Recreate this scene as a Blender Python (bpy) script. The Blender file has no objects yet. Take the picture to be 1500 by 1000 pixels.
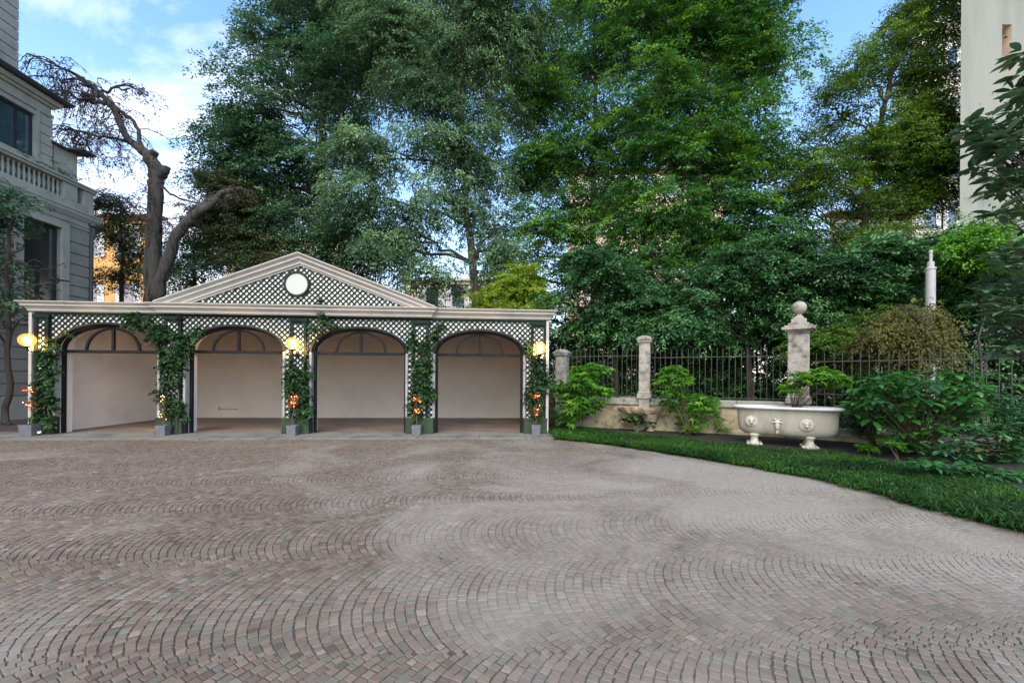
import bpy, math, random
import numpy as np
from mathutils import Vector, Matrix
SC = bpy.context.scene
COL = SC.collection
rng = np.random.default_rng(11)
random.seed(11)
R = math.radians
# ---------------------------------------------------------------- survey of the place
# the photograph measured once: focal length, principal point, slight roll, eye height
F, CX, CY, ROLL, H = 600.0, 750.0, 555.0, 0.0074, 1.65
def ray(px, py):
    dx, dy = px-CX, CY-py
    c, s = math.cos(ROLL), math.sin(ROLL)
    return (dx*c-dy*s)/F, (dy*c+dx*s)/F
def P(px, py, Y):
    u, v = ray(px, py)
    return Vector((u*Y, Y, H+v*Y))
def G(px, py, z=0.0):
    u, v = ray(px, py)
    Y = (z-H)/v
    return Vector((u*Y, Y, z))
def ray_plane(px, py, p, n):
    u, v = ray(px, py)
    d = Vector((u, 1, v)); o = Vector((0, 0, H))
    return o + d*((p-o).dot(n)/d.dot(n))
# ---------------------------------------------------------------- objects
def tag(o, label=None, cat=None, group=None, kind=None):
    if label: o['label'] = label
    if cat: o['category'] = cat
    if group: o['group'] = group
    if kind: o['kind'] = kind
    return o
def empty(name, loc, rz=0.0):
    o = bpy.data.objects.new(name, None)
    o.empty_display_size = 0.3
    COL.objects.link(o)
    o.location = loc; o.rotation_euler = (0, 0, rz)
    return o
def thing(name, label, cat, loc=(0, 0, 0), rz=0.0, group=None):
    return tag(empty(name, loc, rz), label, cat, group)
def copy_tree(o, parent=None):
    c = o.copy(); COL.objects.link(c); c.parent = parent
    for ch in list(o.children): copy_tree(ch, c)
    return c
class MB:
    def __init__(s): s.v = []; s.f = []
    def add(s, vs, fs):
        n = len(s.v)
        s.v += [tuple(v) for v in vs]
        s.f += [tuple(i+n for i in f) for f in fs]
        return s
    def box(s, x0, x1, y0, y1, z0, z1, M=None):
        vs = [Vector(p) for p in ((x0,y0,z0),(x1,y0,z0),(x1,y1,z0),(x0,y1,z0),(x0,y0,z1),(x1,y0,z1),(x1,y1,z1),(x0,y1,z1))]
        if M is not None: vs = [M @ v for v in vs]
        return s.add(vs, [(0,3,2,1),(4,5,6,7),(0,1,5,4),(1,2,6,5),(2,3,7,6),(3,0,4,7)])
    def quad(s, a, b, c, d): return s.add([a,b,c,d], [(0,1,2,3)])
    def bar(s, p, q, w, h, up=Vector((0,0,1))):
        p, q = Vector(p), Vector(q)
        d = (q-p).normalized(); a = d.cross(up)
        if a.length < 1e-4: a = d.cross(Vector((1,0,0)))
        a.normalize(); b = a.cross(d)
        a *= w/2; b *= h/2
        return s.add([p-a-b,p+a-b,p+a+b,p-a+b,q-a-b,q+a-b,q+a+b,q-a+b], [(0,3,2,1),(4,5,6,7),(0,1,5,4),(1,2,6,5),(2,3,7,6),(3,0,4,7)])
    def tube(s, pts, rad, n=8, cap=True):
        pts = [Vector(p) for p in pts]
        if not hasattr(rad, '__len__'): rad = [rad]*len(pts)
        t0 = (pts[1]-pts[0]).normalized()
        a = t0.cross(Vector((0.31,0.92,0.2))).normalized()
        vs = []; fs = []
        for i, p in enumerate(pts):
            t = (pts[min(i+1,len(pts)-1)]-pts[max(i-1,0)]).normalized()
            a = (a - t*a.dot(t)).normalized(); b = t.cross(a)
            for k in range(n):
                th = 2*math.pi*k/n
                vs.append(p+(a*math.cos(th)+b*math.sin(th))*rad[i])
        for i in range(len(pts)-1):
            for k in range(n):
                k2 = (k+1) % n
                fs.append((i*n+k, i*n+k2, (i+1)*n+k2, (i+1)*n+k))
        if cap:
            fs.append(tuple(range(n-1,-1,-1))); m = (len(pts)-1)*n
            fs.append(tuple(m+k for k in range(n)))
        return s.add(vs, fs)
    def lathe(s, prof, c=(0,0,0), n=24, M=None):
        c = Vector(c); vs = []; fs = []
        for r, z in prof:
            for k in range(n):
                th = 2*math.pi*k/n
                v = Vector((r*math.cos(th), r*math.sin(th), z))
                vs.append((M @ v if M is not None else v)+c)
        for i in range(len(prof)-1):
            for k in range(n):
                k2 = (k+1) % n
                fs.append((i*n+k, i*n+k2, (i+1)*n+k2, (i+1)*n+k))
        fs.append(tuple(range(n-1,-1,-1))); m = (len(prof)-1)*n
        fs.append(tuple(m+k for k in range(n)))
        return s.add(vs, fs)
    def ellipsoid(s, c, r, n=10, m=7, M=None):
        prof = [(math.sin(math.pi*i/m), -math.cos(math.pi*i/m)) for i in range(m+1)]
        prof[0] = (0.02, -1); prof[-1] = (0.02, 1)
        S = Matrix.Diagonal((r[0], r[1], r[2]))
        return s.lathe(prof, c, n, (M @ S) if M is not None else S)
    def sweep(s, path, prof, cap=True):
        # profile (out, z) carried along a plan polyline, mitred; out = right hand of travel
        N = len(path); K = len(prof); vs = []; fs = []
        dirs = [(Vector(path[i+1])-Vector(path[i])).normalized() for i in range(N-1)]
        for i in range(N):
            ns = []
            if i > 0: ns.append(Vector((dirs[i-1].y, -dirs[i-1].x)))
            if i < N-1: ns.append(Vector((dirs[i].y, -dirs[i].x)))
            n = ns[0] if len(ns) == 1 else (ns[0]+ns[1])/(1+ns[0].dot(ns[1]))
            for o, z in prof: vs.append((path[i][0]+n.x*o, path[i][1]+n.y*o, z))
        for i in range(N-1):
            for k in range(K):
                k2 = (k+1) % K
                fs.append((i*K+k, (i+1)*K+k, (i+1)*K+k2, i*K+k2))
        if cap:
            fs.append(tuple(range(K))); fs.append(tuple((N-1)*K+k for k in range(K-1,-1,-1)))
        return s.add(vs, fs)
    def build(s, name, mat, parent=None, smooth=False, bevel=0.0, loc=None, rz=0.0):
        me = bpy.data.meshes.new(name)
        me.from_pydata(s.v, [], s.f); me.update()
        if mat: me.materials.append(mat)
        o = bpy.data.objects.new(name, me); COL.objects.link(o)
        if parent: o.parent = parent
        if loc is not None: o.location = loc; o.rotation_euler = (0,0,rz)
        if smooth:
            me.polygons.foreach_set('use_smooth', [True]*len(me.polygons))
            if smooth != 'all':
                me.set_sharp_from_angle(angle=R(40))
        if bevel:
            b = o.modifiers.new('bevel', 'BEVEL'); b.width = bevel; b.segments = 2; b.limit_method = 'ANGLE'; b.angle_limit = R(35)
        return o
def mesh_np(name, V, faces_flat, starts, totals, mat, parent=None, tint=None, tint2=None):
    me = bpy.data.meshes.new(name)
    me.vertices.add(len(V)); me.vertices.foreach_set('co', np.ascontiguousarray(V, dtype=np.float32).ravel())
    me.loops.add(len(faces_flat)); me.loops.foreach_set('vertex_index', np.ascontiguousarray(faces_flat, dtype=np.int32))
    me.polygons.add(len(starts)); me.polygons.foreach_set('loop_start', np.ascontiguousarray(starts, dtype=np.int32))
    me.update(calc_edges=True); me.shade_flat()
    for nm, arr in (('tint', tint), ('tint2', tint2)):
        if arr is not None:
            at = me.attributes.new(nm, 'FLOAT', 'FACE'); at.data.foreach_set('value', np.ascontiguousarray(arr, dtype=np.float32))
    if mat: me.materials.append(mat)
    o = bpy.data.objects.new(name, me); COL.objects.link(o)
    if parent: o.parent = parent
    return o
# ---------------------------------------------------------------- materials
def new_mat(name):
    m = bpy.data.materials.new(name); m.use_nodes = True
    nt = m.node_tree; b = nt.nodes['Principled BSDF']
    return m, nt, b
def nd(nt, t, **kw):
    n = nt.nodes.new(t)
    for k, v in kw.items():
        if k in n.inputs.keys(): n.inputs[k].default_value = v
        else: setattr(n, k, v)
    return n
def ramp(nt, stops):
    r = nt.nodes.new('ShaderNodeValToRGB'); e = r.color_ramp.elements
    while len(e) < len(stops): e.new(0.5)
    for i, (p, c) in enumerate(stops):
        e[i].position = p; e[i].color = (*c, 1) if len(c) == 3 else c
    return r
def M(name, col, rough=0.7, var=0.12, scale=3.0, bump=0.15, bscale=40.0, col2=None, cscale=None, streak=False, metal=0.0, spec=0.4):
    m, nt, b = new_mat(name); L = nt.links
    tc = nd(nt, 'ShaderNodeTexCoord')
    mp = nd(nt, 'ShaderNodeMapping')
    L.new(tc.outputs['Object'], mp.inputs['Vector'])
    if streak: mp.inputs['Scale'].default_value = (1.0, 1.0, 0.18)
    n1 = nd(nt, 'ShaderNodeTexNoise', Scale=cscale or scale, Detail=6.0, Roughness=0.62)
    L.new(mp.outputs['Vector'], n1.inputs['Vector'])
    c2 = col2 or tuple(c*(1-2.2*var) for c in col)
    c1 = tuple(min(1, c*(1+var)) for c in col)
    r = ramp(nt, [(0.32, c2), (0.5, col), (0.72, c1)])
    L.new(n1.outputs['Fac'], r.inputs['Fac'])
    L.new(r.outputs['Color'], b.inputs['Base Color'])
    b.inputs['Roughness'].default_value = rough; b.inputs['Metallic'].default_value = metal
    b.inputs['Specular IOR Level'].default_value = spec
    if bump:
        n2 = nd(nt, 'ShaderNodeTexNoise', Scale=bscale, Detail=5.0)
        L.new(tc.outputs['Object'], n2.inputs['Vector'])
        bp = nd(nt, 'ShaderNodeBump', Strength=bump, Distance=0.02)
        L.new(n2.outputs['Fac'], bp.inputs['Height']); L.new(bp.outputs['Normal'], b.inputs['Normal'])
    return m
def leafmat(name, dark, mid, light, rough=0.45, trans=0.3, spec=0.4):
    m, nt, b = new_mat(name); L = nt.links
    a = nd(nt, 'ShaderNodeAttribute', attribute_name='tint')
    r = ramp(nt, [(0.0, dark), (0.5, mid), (1.0, light)])
    L.new(a.outputs['Fac'], r.inputs['Fac']); L.new(r.outputs['Color'], b.inputs['Base Color'])
    b.inputs['Roughness'].default_value = rough; b.inputs['Specular IOR Level'].default_value = spec
    tr = nd(nt, 'ShaderNodeBsdfTranslucent')
    hs = nd(nt, 'ShaderNodeHueSaturation', Hue=0.48, Saturation=1.1, Value=1.5)
    L.new(r.outputs['Color'], hs.inputs['Color']); L.new(hs.outputs['Color'], tr.inputs['Color'])
    mx = nd(nt, 'ShaderNodeMixShader', Fac=trans)
    L.new(b.outputs['BSDF'], mx.inputs[1]); L.new(tr.outputs['BSDF'], mx.inputs[2])
    L.new(mx.outputs['Shader'], nt.nodes['Material Output'].inputs['Surface'])
    return m
def emis(name, col, strength, base=(0.9,0.85,0.75)):
    m, nt, b = new_mat(name)
    b.inputs['Base Color'].default_value = (*base, 1)
    b.inputs['Emission Color'].default_value = (*col, 1); b.inputs['Emission Strength'].default_value = strength
    b.inputs['Roughness'].default_value = 0.3
    return m
def glassmat(name, col, rough=0.05):
    m, nt, b = new_mat(name)
    b.inputs['Base Color'].default_value = (*col, 1); b.inputs['Roughness'].default_value = rough
    b.inputs['Specular IOR Level'].default_value = 1.0; b.inputs['IOR'].default_value = 1.9
    return m
mt_white = M('painted_white_plaster', (0.60,0.545,0.475), 0.8, 0.05, 1.3, 0.08, 60)
mt_inner_lit = M('interior_plaster_lit', (0.80,0.77,0.71), 0.85, 0.05, 0.9, 0.06, 50)  # interior plaster made paler in colour for daylight falling on the left wall
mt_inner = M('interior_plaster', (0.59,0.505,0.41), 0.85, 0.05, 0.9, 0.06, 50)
mt_board = M('trellis_backing_board', (0.78,0.73,0.64), 0.8, 0.06, 2.0, 0.05, 40)
mt_green = M('dark_green_paint', (0.011,0.021,0.014), 0.6, 0.25, 4.0, 0.1, 60, spec=0.15)
mt_plinth = M('green_plinth_paint', (0.022,0.042,0.016), 0.55, 0.25, 3.0, 0.12, 50)
mt_corn = M('cornice_paint', (0.43,0.385,0.33), 0.6, 0.07, 2.0, 0.06, 50, streak=False)
mt_medal = M('medallion_paint', (0.47,0.46,0.39), 0.6, 0.03, 2.0, 0.04, 50)
mt_frame = M('dark_metal_frame', (0.014,0.013,0.014), 0.6, 0.15, 5.0, 0.05, 50, spec=0.12)
mt_jamb = M('pale_jamb_lining', (0.30,0.30,0.28), 0.6, 0.1, 4.0, 0.05, 50)
mt_trim = M('dark_arch_trim', (0.03,0.03,0.027), 0.65, 0.12, 4.0, 0.08, 50, spec=0.15)
mt_roof = M('roof_sheet', (0.16,0.15,0.14), 0.7, 0.2, 1.0, 0.1, 20)
mt_iron = M('wrought_iron', (0.060,0.054,0.046), 0.65, 0.3, 6.0, 0.2, 90, spec=0.2)
mt_stone = M('weathered_stone', (0.30,0.27,0.225), 0.92, 0.25, 4.5, 0.6, 30, col2=(0.10,0.092,0.07))
mt_wall = M('lichened_garden_wall', (0.36,0.30,0.18), 0.92, 0.25, 2.6, 0.5, 30, col2=(0.11,0.09,0.05))
mt_cope = M('coping_stone', (0.27,0.255,0.21), 0.9, 0.2, 3.0, 0.35, 45, col2=(0.12,0.12,0.08))
mt_basin = M('rough_basin_stone', (0.46,0.34,0.22), 0.9, 0.25, 4.0, 0.6, 24, col2=(0.15,0.105,0.07))
mt_tub = M('tub_marble', (0.36,0.33,0.255), 0.6, 0.12, 3.2, 0.2, 35, col2=(0.235,0.205,0.14), streak=True)
mt_rim = M('tub_rim_enamel', (0.55,0.54,0.51), 0.4, 0.06, 4.0, 0.05, 45, col2=(0.5,0.48,0.42))
mt_mask = M('carved_mask_stone', (0.50,0.46,0.36), 0.6, 0.15, 12.0, 0.15, 60, col2=(0.40,0.35,0.25))
mt_soil = M('garden_soil', (0.024,0.018,0.010), 0.95, 0.4, 5.0, 0.9, 30)
mt_ground = M('garden_ground', (0.03,0.03,0.016), 0.95, 0.4, 2.0, 0.8, 20)
mt_asph = M('reddish_tarmac', (0.07,0.045,0.042), 0.9, 0.25, 4.0, 0.4, 120)
mt_path = M('stone_threshold', (0.150,0.143,0.120), 0.85, 0.2, 1.6, 0.25, 40, col2=(0.085,0.082,0.068))
mt_pot = M('grey_planter', (0.125,0.125,0.13), 0.7, 0.12, 8.0, 0.15, 80)
mt_bark = M('grey_bark', (0.058,0.049,0.041), 0.95, 0.5, 6.0, 1.0, 18, streak=True)
mt_barkd = M('dark_bark', (0.045,0.036,0.028), 0.95, 0.35, 3.0, 1.0, 18, streak=True)
mt_twig = M('thin_twigs', (0.105,0.085,0.078), 0.9, 0.3, 5.0, 0.0)
mt_stem = M('plant_stem', (0.09,0.085,0.04), 0.8, 0.3, 6.0, 0.0)
mt_villa = M('villa_render', (0.225,0.220,0.188), 0.85, 0.08, 1.2, 0.12, 40)
mt_villac = M('villa_cornice_stone', (0.30,0.295,0.25), 0.8, 0.1, 1.5, 0.12, 40)
mt_dark = M('dark_window_frame', (0.02,0.022,0.026), 0.5, 0.2, 4.0, 0.0)
mt_eave = M('eave_metal', (0.05,0.05,0.056), 0.5, 0.2, 3.0, 0.0)
mt_orange = M('orange_render', (0.62,0.33,0.11), 0.9, 0.07, 0.6, 0.05, 8)
mt_peach = M('peach_render', (0.70,0.53,0.38), 0.9, 0.07, 0.4, 0.05, 8)
mt_cream = M('cream_render', (0.68,0.58,0.44), 0.9, 0.07, 0.4, 0.05, 8)
mt_rwall = M('pale_grey_render', (0.245,0.25,0.205), 0.9, 0.08, 0.5, 0.06, 30, col2=(0.185,0.19,0.15), streak=True)
mt_rreveal = M('cream_reveal', (0.62,0.48,0.36), 0.85, 0.06, 2.0, 0.05, 30)
mt_shut = M('white_shutter', (0.6,0.58,0.54), 0.7, 0.06, 3.0, 0.0)
mt_tile = M('terracotta_roof', (0.22,0.095,0.055), 0.9, 0.25, 2.0, 0.2, 10)
mt_flue = M('white_flue', (0.36,0.35,0.335), 0.5, 0.06, 3.0, 0.03, 40)
mt_glass = glassmat('reflecting_window_glass', (0.03,0.06,0.08))
mt_glassd = glassmat('dim_window_glass', (0.015,0.02,0.022), 0.15)
mt_globe, nt, b = new_mat('lit_opal_globe'); L = nt.links
e_ = nd(nt, 'ShaderNodeEmission', Strength=0.8); e_.inputs['Color'].default_value = (1.0,0.36,0.06,1)
t_ = nd(nt, 'ShaderNodeBsdfTransparent'); t_.inputs['Color'].default_value = (0.45,0.45,0.45,1)
a_ = nd(nt, 'ShaderNodeAddShader'); L.new(e_.outputs[0], a_.inputs[0]); L.new(t_.outputs[0], a_.inputs[1]); L.new(a_.outputs[0], nt.nodes['Material Output'].inputs['Surface'])
mt_core = emis('lamp_core', (1.0,0.62,0.26), 3.2)
def lamp(name, loc, energy, radius, parent, col=(1.0,0.55,0.2)):
    l = bpy.data.lights.new(name, 'POINT'); l.energy = energy; l.shadow_soft_size = radius; l.color = col
    o = bpy.data.objects.new(name, l); COL.objects.link(o); o.location = loc; o.parent = parent
    return o
mt_bulb = emis('fairy_light_bulb', (1.0,0.27,0.05), 1.6)
lf_dark = leafmat('dark_bluegreen_leaf', (0.010,0.040,0.020), (0.040,0.112,0.050), (0.135,0.250,0.100), 0.5, 0.25)
lf_feath = leafmat('grey_green_leaf', (0.016,0.046,0.020), (0.068,0.145,0.060), (0.215,0.330,0.145), 0.5, 0.28)
lf_bright = leafmat('bright_green_leaf', (0.010,0.046,0.016), (0.046,0.155,0.030), (0.180,0.370,0.040), 0.48, 0.32)
lf_olive = leafmat('olive_green_leaf', (0.012,0.042,0.007), (0.056,0.132,0.015), (0.190,0.300,0.036), 0.5, 0.35)
lf_ever = leafmat('evergreen_leaf', (0.007,0.030,0.009), (0.030,0.104,0.026), (0.115,0.260,0.072), 0.4, 0.15, 0.5)
lf_yel = leafmat('yellow_green_leaf', (0.08,0.14,0.012), (0.19,0.29,0.022), (0.36,0.46,0.05), 0.5, 0.4)
lf_fats = leafmat('fatsia_leaf', (0.026,0.095,0.008), (0.075,0.225,0.016), (0.170,0.370,0.030), 0.38, 0.3, 0.5)
lf_shrub = leafmat('glossy_shrub_leaf', (0.014,0.060,0.014), (0.034,0.140,0.024), (0.085,0.245,0.040), 0.36, 0.2, 0.5)
lf_magn = leafmat('magnolia_leaf', (0.018,0.044,0.024), (0.055,0.125,0.062), (0.170,0.220,0.110), 0.28, 0.12, 0.6)
lf_moss = leafmat('mossy_mound_leaf', (0.035,0.034,0.006), (0.090,0.092,0.014), (0.190,0.170,0.028), 0.6, 0.25)
lf_ivy = leafmat('climber_leaf', (0.008,0.028,0.010), (0.022,0.066,0.018), (0.060,0.130,0.030), 0.45, 0.25)
lf_cedar = leafmat('cedar_needle', (0.016,0.028,0.012), (0.055,0.078,0.028), (0.140,0.150,0.055), 0.6, 0.15)
lf_grass = leafmat('mondo_grass', (0.007,0.028,0.005), (0.027,0.092,0.011), (0.090,0.215,0.026), 0.42, 0.25, 0.45)
lf_rust = leafmat('rusty_lit_leaf', (0.10,0.035,0.010), (0.25,0.09,0.02), (0.45,0.20,0.05), 0.5, 0.35)
lf_brown = leafmat('brown_old_leaf', (0.04,0.028,0.014), (0.085,0.062,0.03), (0.14,0.10,0.05), 0.6, 0.25)
# ---------------------------------------------------------------- foliage
T_QUAD = np.array([(-.5,0,0),(-.02,.5,.06),(.5,0,-.05),(-.02,-.5,.06)])
T_OVAL = np.array([(-.5,0,0),(-.28,.34,.05),(.02,.5,.07),(.3,.33,.03),(.5,0,-.06),(.3,-.33,.03),(.02,-.5,.07),(-.28,-.34,.05)])
def palmate(lobes=7):
    pts = [(-.02, 0.0, 0.0)]
    angs = np.linspace(-2.35, 2.35, lobes)
    for i, a in enumerate(angs):
        ln = 0.62 - 0.17*abs(a)/2.35
        if i > 0:
            am = (angs[i-1]+a)/2; pts.append((0.24*math.cos(am), 0.24*math.sin(am), 0.03))
        w = 0.17
        pts.append((ln*.62*math.cos(a-w), ln*.62*math.sin(a-w), 0.03))
        pts.append((ln*math.cos(a), ln*math.sin(a), -0.10))
        pts.append((ln*.62*math.cos(a+w), ln*.62*math.sin(a+w), 0.03))
    return np.array(pts)
T_PALM = palmate()
def unit(a):
    return a/np.maximum(np.linalg.norm(a, axis=-1, keepdims=True), 1e-9)
def leaves(name, C, D, Nn, L, W, tint, mat, parent=None, T=T_QUAD):
    C = np.asarray(C); n = len(C); k = len(T)
    D = unit(D); S = unit(np.cross(Nn, D)); N2 = np.cross(D, S)
    V = (C[:,None,:] + D[:,None,:]*(T[None,:,0,None]*L[:,None,None]) + S[:,None,:]*(T[None,:,1,None]*W[:,None,None])
         + N2[:,None,:]*(T[None,:,2,None]*L[:,None,None]))
    return mesh_np(name, V.reshape(-1,3), np.arange(n*k), np.arange(n)*k, np.full(n,k), mat, parent, np.clip(tint,0,1))
def snoise(p, f, seed):
    g = np.random.default_rng(seed); out = np.zeros(len(p))
    for i in range(6):
        kk = g.normal(size=3)*f*(1+.35*i); out += np.sin(p@kk+g.uniform(0,6.28))/(1+.3*i)
    return out/2.4
def spray_cloud(blobs, n, per, L, size, droop=.35, shell=.5, gap=.0, gapf=.55, seed=1, flat=.4, hang=0.3, tvar=.30, width=.45, bs=0, rb=1.3):
    """sprays of leaves over the shells of ellipsoids: returns centre, direction, normal, length, tint"""
    g = np.random.default_rng(seed)
    w = np.array([(b[1][0]*b[1][2]+b[1][1]*b[1][2])*(b[2] if len(b) > 2 else 1) for b in blobs]); w = w/w.sum()
    idx = g.choice(len(blobs), size=n, p=w)
    Cb = np.array([tuple(b[0]) for b in blobs])[idx]; Rb = np.array([tuple(b[1]) for b in blobs])[idx]
    u = unit(g.normal(size=(n,3)))
    rr = shell+(1.06-shell)*g.random(n)**.7
    p = Cb+u*Rb*rr[:,None]
    keep = snoise(p, gapf, seed+5) > gap-1.5 if gap > 0 else np.ones(n, bool)
    p, u, rr = p[keep], u[keep], rr[keep]; n = len(p)
    bt = 0.0
    if bs:      # gather the sprays into flattened, drooping boughs so that hollows open between them
        nb = max(5, n//bs); pb, ub, rbb = p[:nb], u[:nb], rr[:nb]
        j = g.integers(0, nb, n); lone = g.random(n) < .10
        big = rb*(.55+.9*g.random(nb))[j]
        th = g.random(n)*6.283; q_ = np.sqrt(g.random(n))*big
        off = np.stack([np.cos(th)*q_, np.sin(th)*q_, g.normal(size=n)*.16*big], 1)
        oh = off[:,0]*ub[j,0]+off[:,1]*ub[j,1]
        off[:,2] -= .30*np.maximum(oh, -.3)+.10*q_
        p = np.where(lone[:,None], p, pb[j]+off)
        u = np.where(lone[:,None], u, unit(ub[j]*.8+off/np.maximum(big,.1)[:,None]*.9)); rr = np.where(lone, rr, rbb[j])
        bt = (g.normal(size=nb)*.20)[j]
    d = u*np.array([1,1,flat])+g.normal(size=(n,3))*.35
    d[:,2] = d[:,2]*.6-.1*droop; d = unit(d)
    side = unit(np.cross(d, np.array([0,0,1.0])))
    sl = size*(.6+.8*g.random(n))
    st = .5+(tvar*.45 if bs else tvar)*g.normal(size=n)+bt
    tt = g.random((n,per)); s = (g.random((n,per))*2-1)
    wd = width*(1-.55*tt)
    pos = (p[:,None,:]+d[:,None,:]*((tt-.35)*sl[:,None])[:,:,None]+side[:,None,:]*(s*wd*sl[:,None])[:,:,None])
    pos[:,:,2] -= droop*tt**2*sl[:,None]
    pos += g.normal(size=pos.shape)*(.05*size)
    ld = d[:,None,:]*.7+side[:,None,:]*(np.sign(s)*.7)[:,:,None]+g.normal(size=pos.shape)*.35
    ld[:,:,2] -= hang
    nn = np.array([0,0,1.0])[None,None,:]+d[:,None,:]*.35+g.normal(size=pos.shape)*.33
    ll = L*(.65+.7*g.random((n,per)))
    tn = st[:,None]+.075*g.normal(size=(n,per))
    return pos.reshape(-1,3), unit(ld.reshape(-1,3)), unit(nn.reshape(-1,3)), ll.ravel(), tn.ravel(), p
def crown(name, mat, parent, blobs, n, per, L, size, aspect=.5, **kw):
    pos, ld, nn, ll, tn, p = spray_cloud(blobs, n, per, L, size, **kw)
    leaves(name, pos, ld, nn, ll, ll*aspect, tn, mat, parent)
    return p
def wig(a, b, n, amp, g, sag=0.0):
    a, b = Vector(a), Vector(b); out = []
    for i in range(n+1):
        t = i/n; q = a.lerp(b, t)
        k = math.sin(math.pi*t)*amp
        q = q+Vector((g.gauss(0,1)*k, g.gauss(0,1)*k, g.gauss(0,1)*k*.6 + sag*math.sin(math.pi*t)))
        out.append(q)
    return out
def pxblobs(Y, rows):
    out = []
    for r in rows:
        px, py, rx, ry = r[:4]; dy = r[4] if len(r) > 4 else 0
        Yb = Y+dy; c = P(px, py, Yb)
        a, b = rx*Yb/F, ry*Yb/F
        out.append((c, (a, (a+b)/2*.85, b), r[5] if len(r) > 5 else 1))
    return out
def grow(name, label, cat, Y, trunk_px, trunk_r, rows, mat, n, per, L, size, bark=None, group=None, limbs=True, seed=1, extra=None, base_z=0.0, **kw):
    """a tree: trunk with limbs reaching into the crown, crown of leaf sprays"""
    bark = bark or mt_bark
    g = random.Random(seed)
    tp = [P(x, y, Y+dy) for x, y, dy in trunk_px]
    foot = Vector((tp[0].x, tp[0].y, base_z))
    root = thing(name, label, cat, foot, 0, group)
    tp = [Vector((foot.x, foot.y, base_z-.1))]+tp
    blobs = pxblobs(Y, rows)
    mb = MB(); loc = [q-foot for q in tp]
    # densify the trunk
    pts = []
    for i in range(len(loc)-1):
        seg = wig(loc[i], loc[i+1], 4, .05, g); pts += seg[:-1]
    pts.append(loc[-1])
    rad = [trunk_r*(1-.78*i/(len(pts)-1)) for i in range(len(pts))]
    rad[0] *= 1.35
    mb.tube(pts, rad, 10)
    if limbs:
        for c, rr, *_ in blobs:
            c = Vector(c)-foot
            best = min(range(len(pts)), key=lambda i: (pts[i]-(c-Vector((0,0,rr[2]*.9+.6)))).length)
            a = pts[best]
            if (a-c).length < .3: continue
            lp = wig(a, c, 7, .16, g, .2)
            r0 = rad[best]*.5
            mb.tube(lp, [r0*(1-.75*i/7) for i in range(8)], 7)
            for k in range(5):
                e = c+Vector((g.uniform(-1,1)*rr[0], g.uniform(-1,1)*rr[1], g.uniform(-.7,.9)*rr[2]))*.8
                sp = wig(lp[g.randint(3,7)], e, 6, .12, g, .1)
                mb.tube(sp, [r0*.33*(1-.8*i/6)+.008 for i in range(7)], 5)
    mb.build('trunk', bark, root, smooth='all')
    bl = [(Vector(b[0])-foot, b[1], b[2]) for b in blobs]
    dens = kw.pop('dens', 1.0); kw.setdefault('bs', 20); kw.setdefault('rb', size*1.45)
    crown('crown', mat, root, bl, int(n*2.5*dens), int(per*1.7), L*.85, size*.95, seed=seed, **kw)
    return root
# ================================================================ camera, light, sky
cam = bpy.data.cameras.new('camera'); co = bpy.data.objects.new('camera', cam); COL.objects.link(co)
co.location = (0,0,H); co.rotation_euler = (R(90), -ROLL, 0)
cam.sensor_width = 36; cam.lens = F/1500*36; cam.shift_y = (CY-500)/1500; cam.clip_end = 3000; cam.clip_start = 0.05
SC.camera = co
SUN_EL, SUN_AZ = 46, 186      # degrees; azimuth clockwise from +Y (205 = behind the camera, to its left)
sun = bpy.data.lights.new('sun', 'SUN'); sun.energy = 2.3; sun.angle = R(50); sun.color = (1.0, 0.875, 0.71)
so = bpy.data.objects.new('sun', sun); COL.objects.link(so)
sd = Vector((math.sin(R(SUN_AZ))*math.cos(R(SUN_EL)), math.cos(R(SUN_AZ))*math.cos(R(SUN_EL)), math.sin(R(SUN_EL))))
so.rotation_euler = (-sd).to_track_quat('-Z', 'Y').to_euler()
w = bpy.data.worlds.new('World'); SC.world = w; w.use_nodes = True
nt = w.node_tree; L = nt.links; bg = nt.nodes['Background']
sky = nd(nt, 'ShaderNodeTexSky', sky_type='NISHITA'); sky.sun_disc = False
sky.sun_elevation = R(SUN_EL); sky.sun_rotation = R(SUN_AZ); sky.altitude = 100; sky.air_density = 1.0; sky.dust_density = 0.6; sky.ozone_density = 2.0
tc = nd(nt, 'ShaderNodeTexCoord'); sep = nd(nt, 'ShaderNodeSeparateXYZ'); L.new(tc.outputs['Generated'], sep.inputs[0])
def mth(op, a, b=None, clamp=False):
    n = nd(nt, 'ShaderNodeMath', operation=op, use_clamp=clamp)
    for i, x in enumerate((a, b)):
        if x is None: continue
        if isinstance(x, (int, float)): n.inputs[i].default_value = x
        else: L.new(x, n.inputs[i])
    return n.outputs[0]
zz = mth('ADD', mth('MAXIMUM', sep.outputs['Z'], 0.0), 0.22)
cmb = nd(nt, 'ShaderNodeCombineXYZ')
L.new(mth('DIVIDE', sep.outputs['X'], zz), cmb.inputs['X']); L.new(mth('DIVIDE', sep.outputs['Y'], zz), cmb.inputs['Y'])
mp = nd(nt, 'ShaderNodeMapping'); mp.inputs['Rotation'].default_value = (0,0,R(35)); mp.inputs['Scale'].default_value = (0.75, 1.7, 1); mp.inputs['Location'].default_value = (2.3, 0.6, 0)
L.new(cmb.outputs[0], mp.inputs['Vector'])
cn = nd(nt, 'ShaderNodeTexNoise', Scale=1.25, Detail=7.0, Roughness=0.55, Distortion=0.6); L.new(mp.outputs[0], cn.inputs['Vector'])
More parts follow.
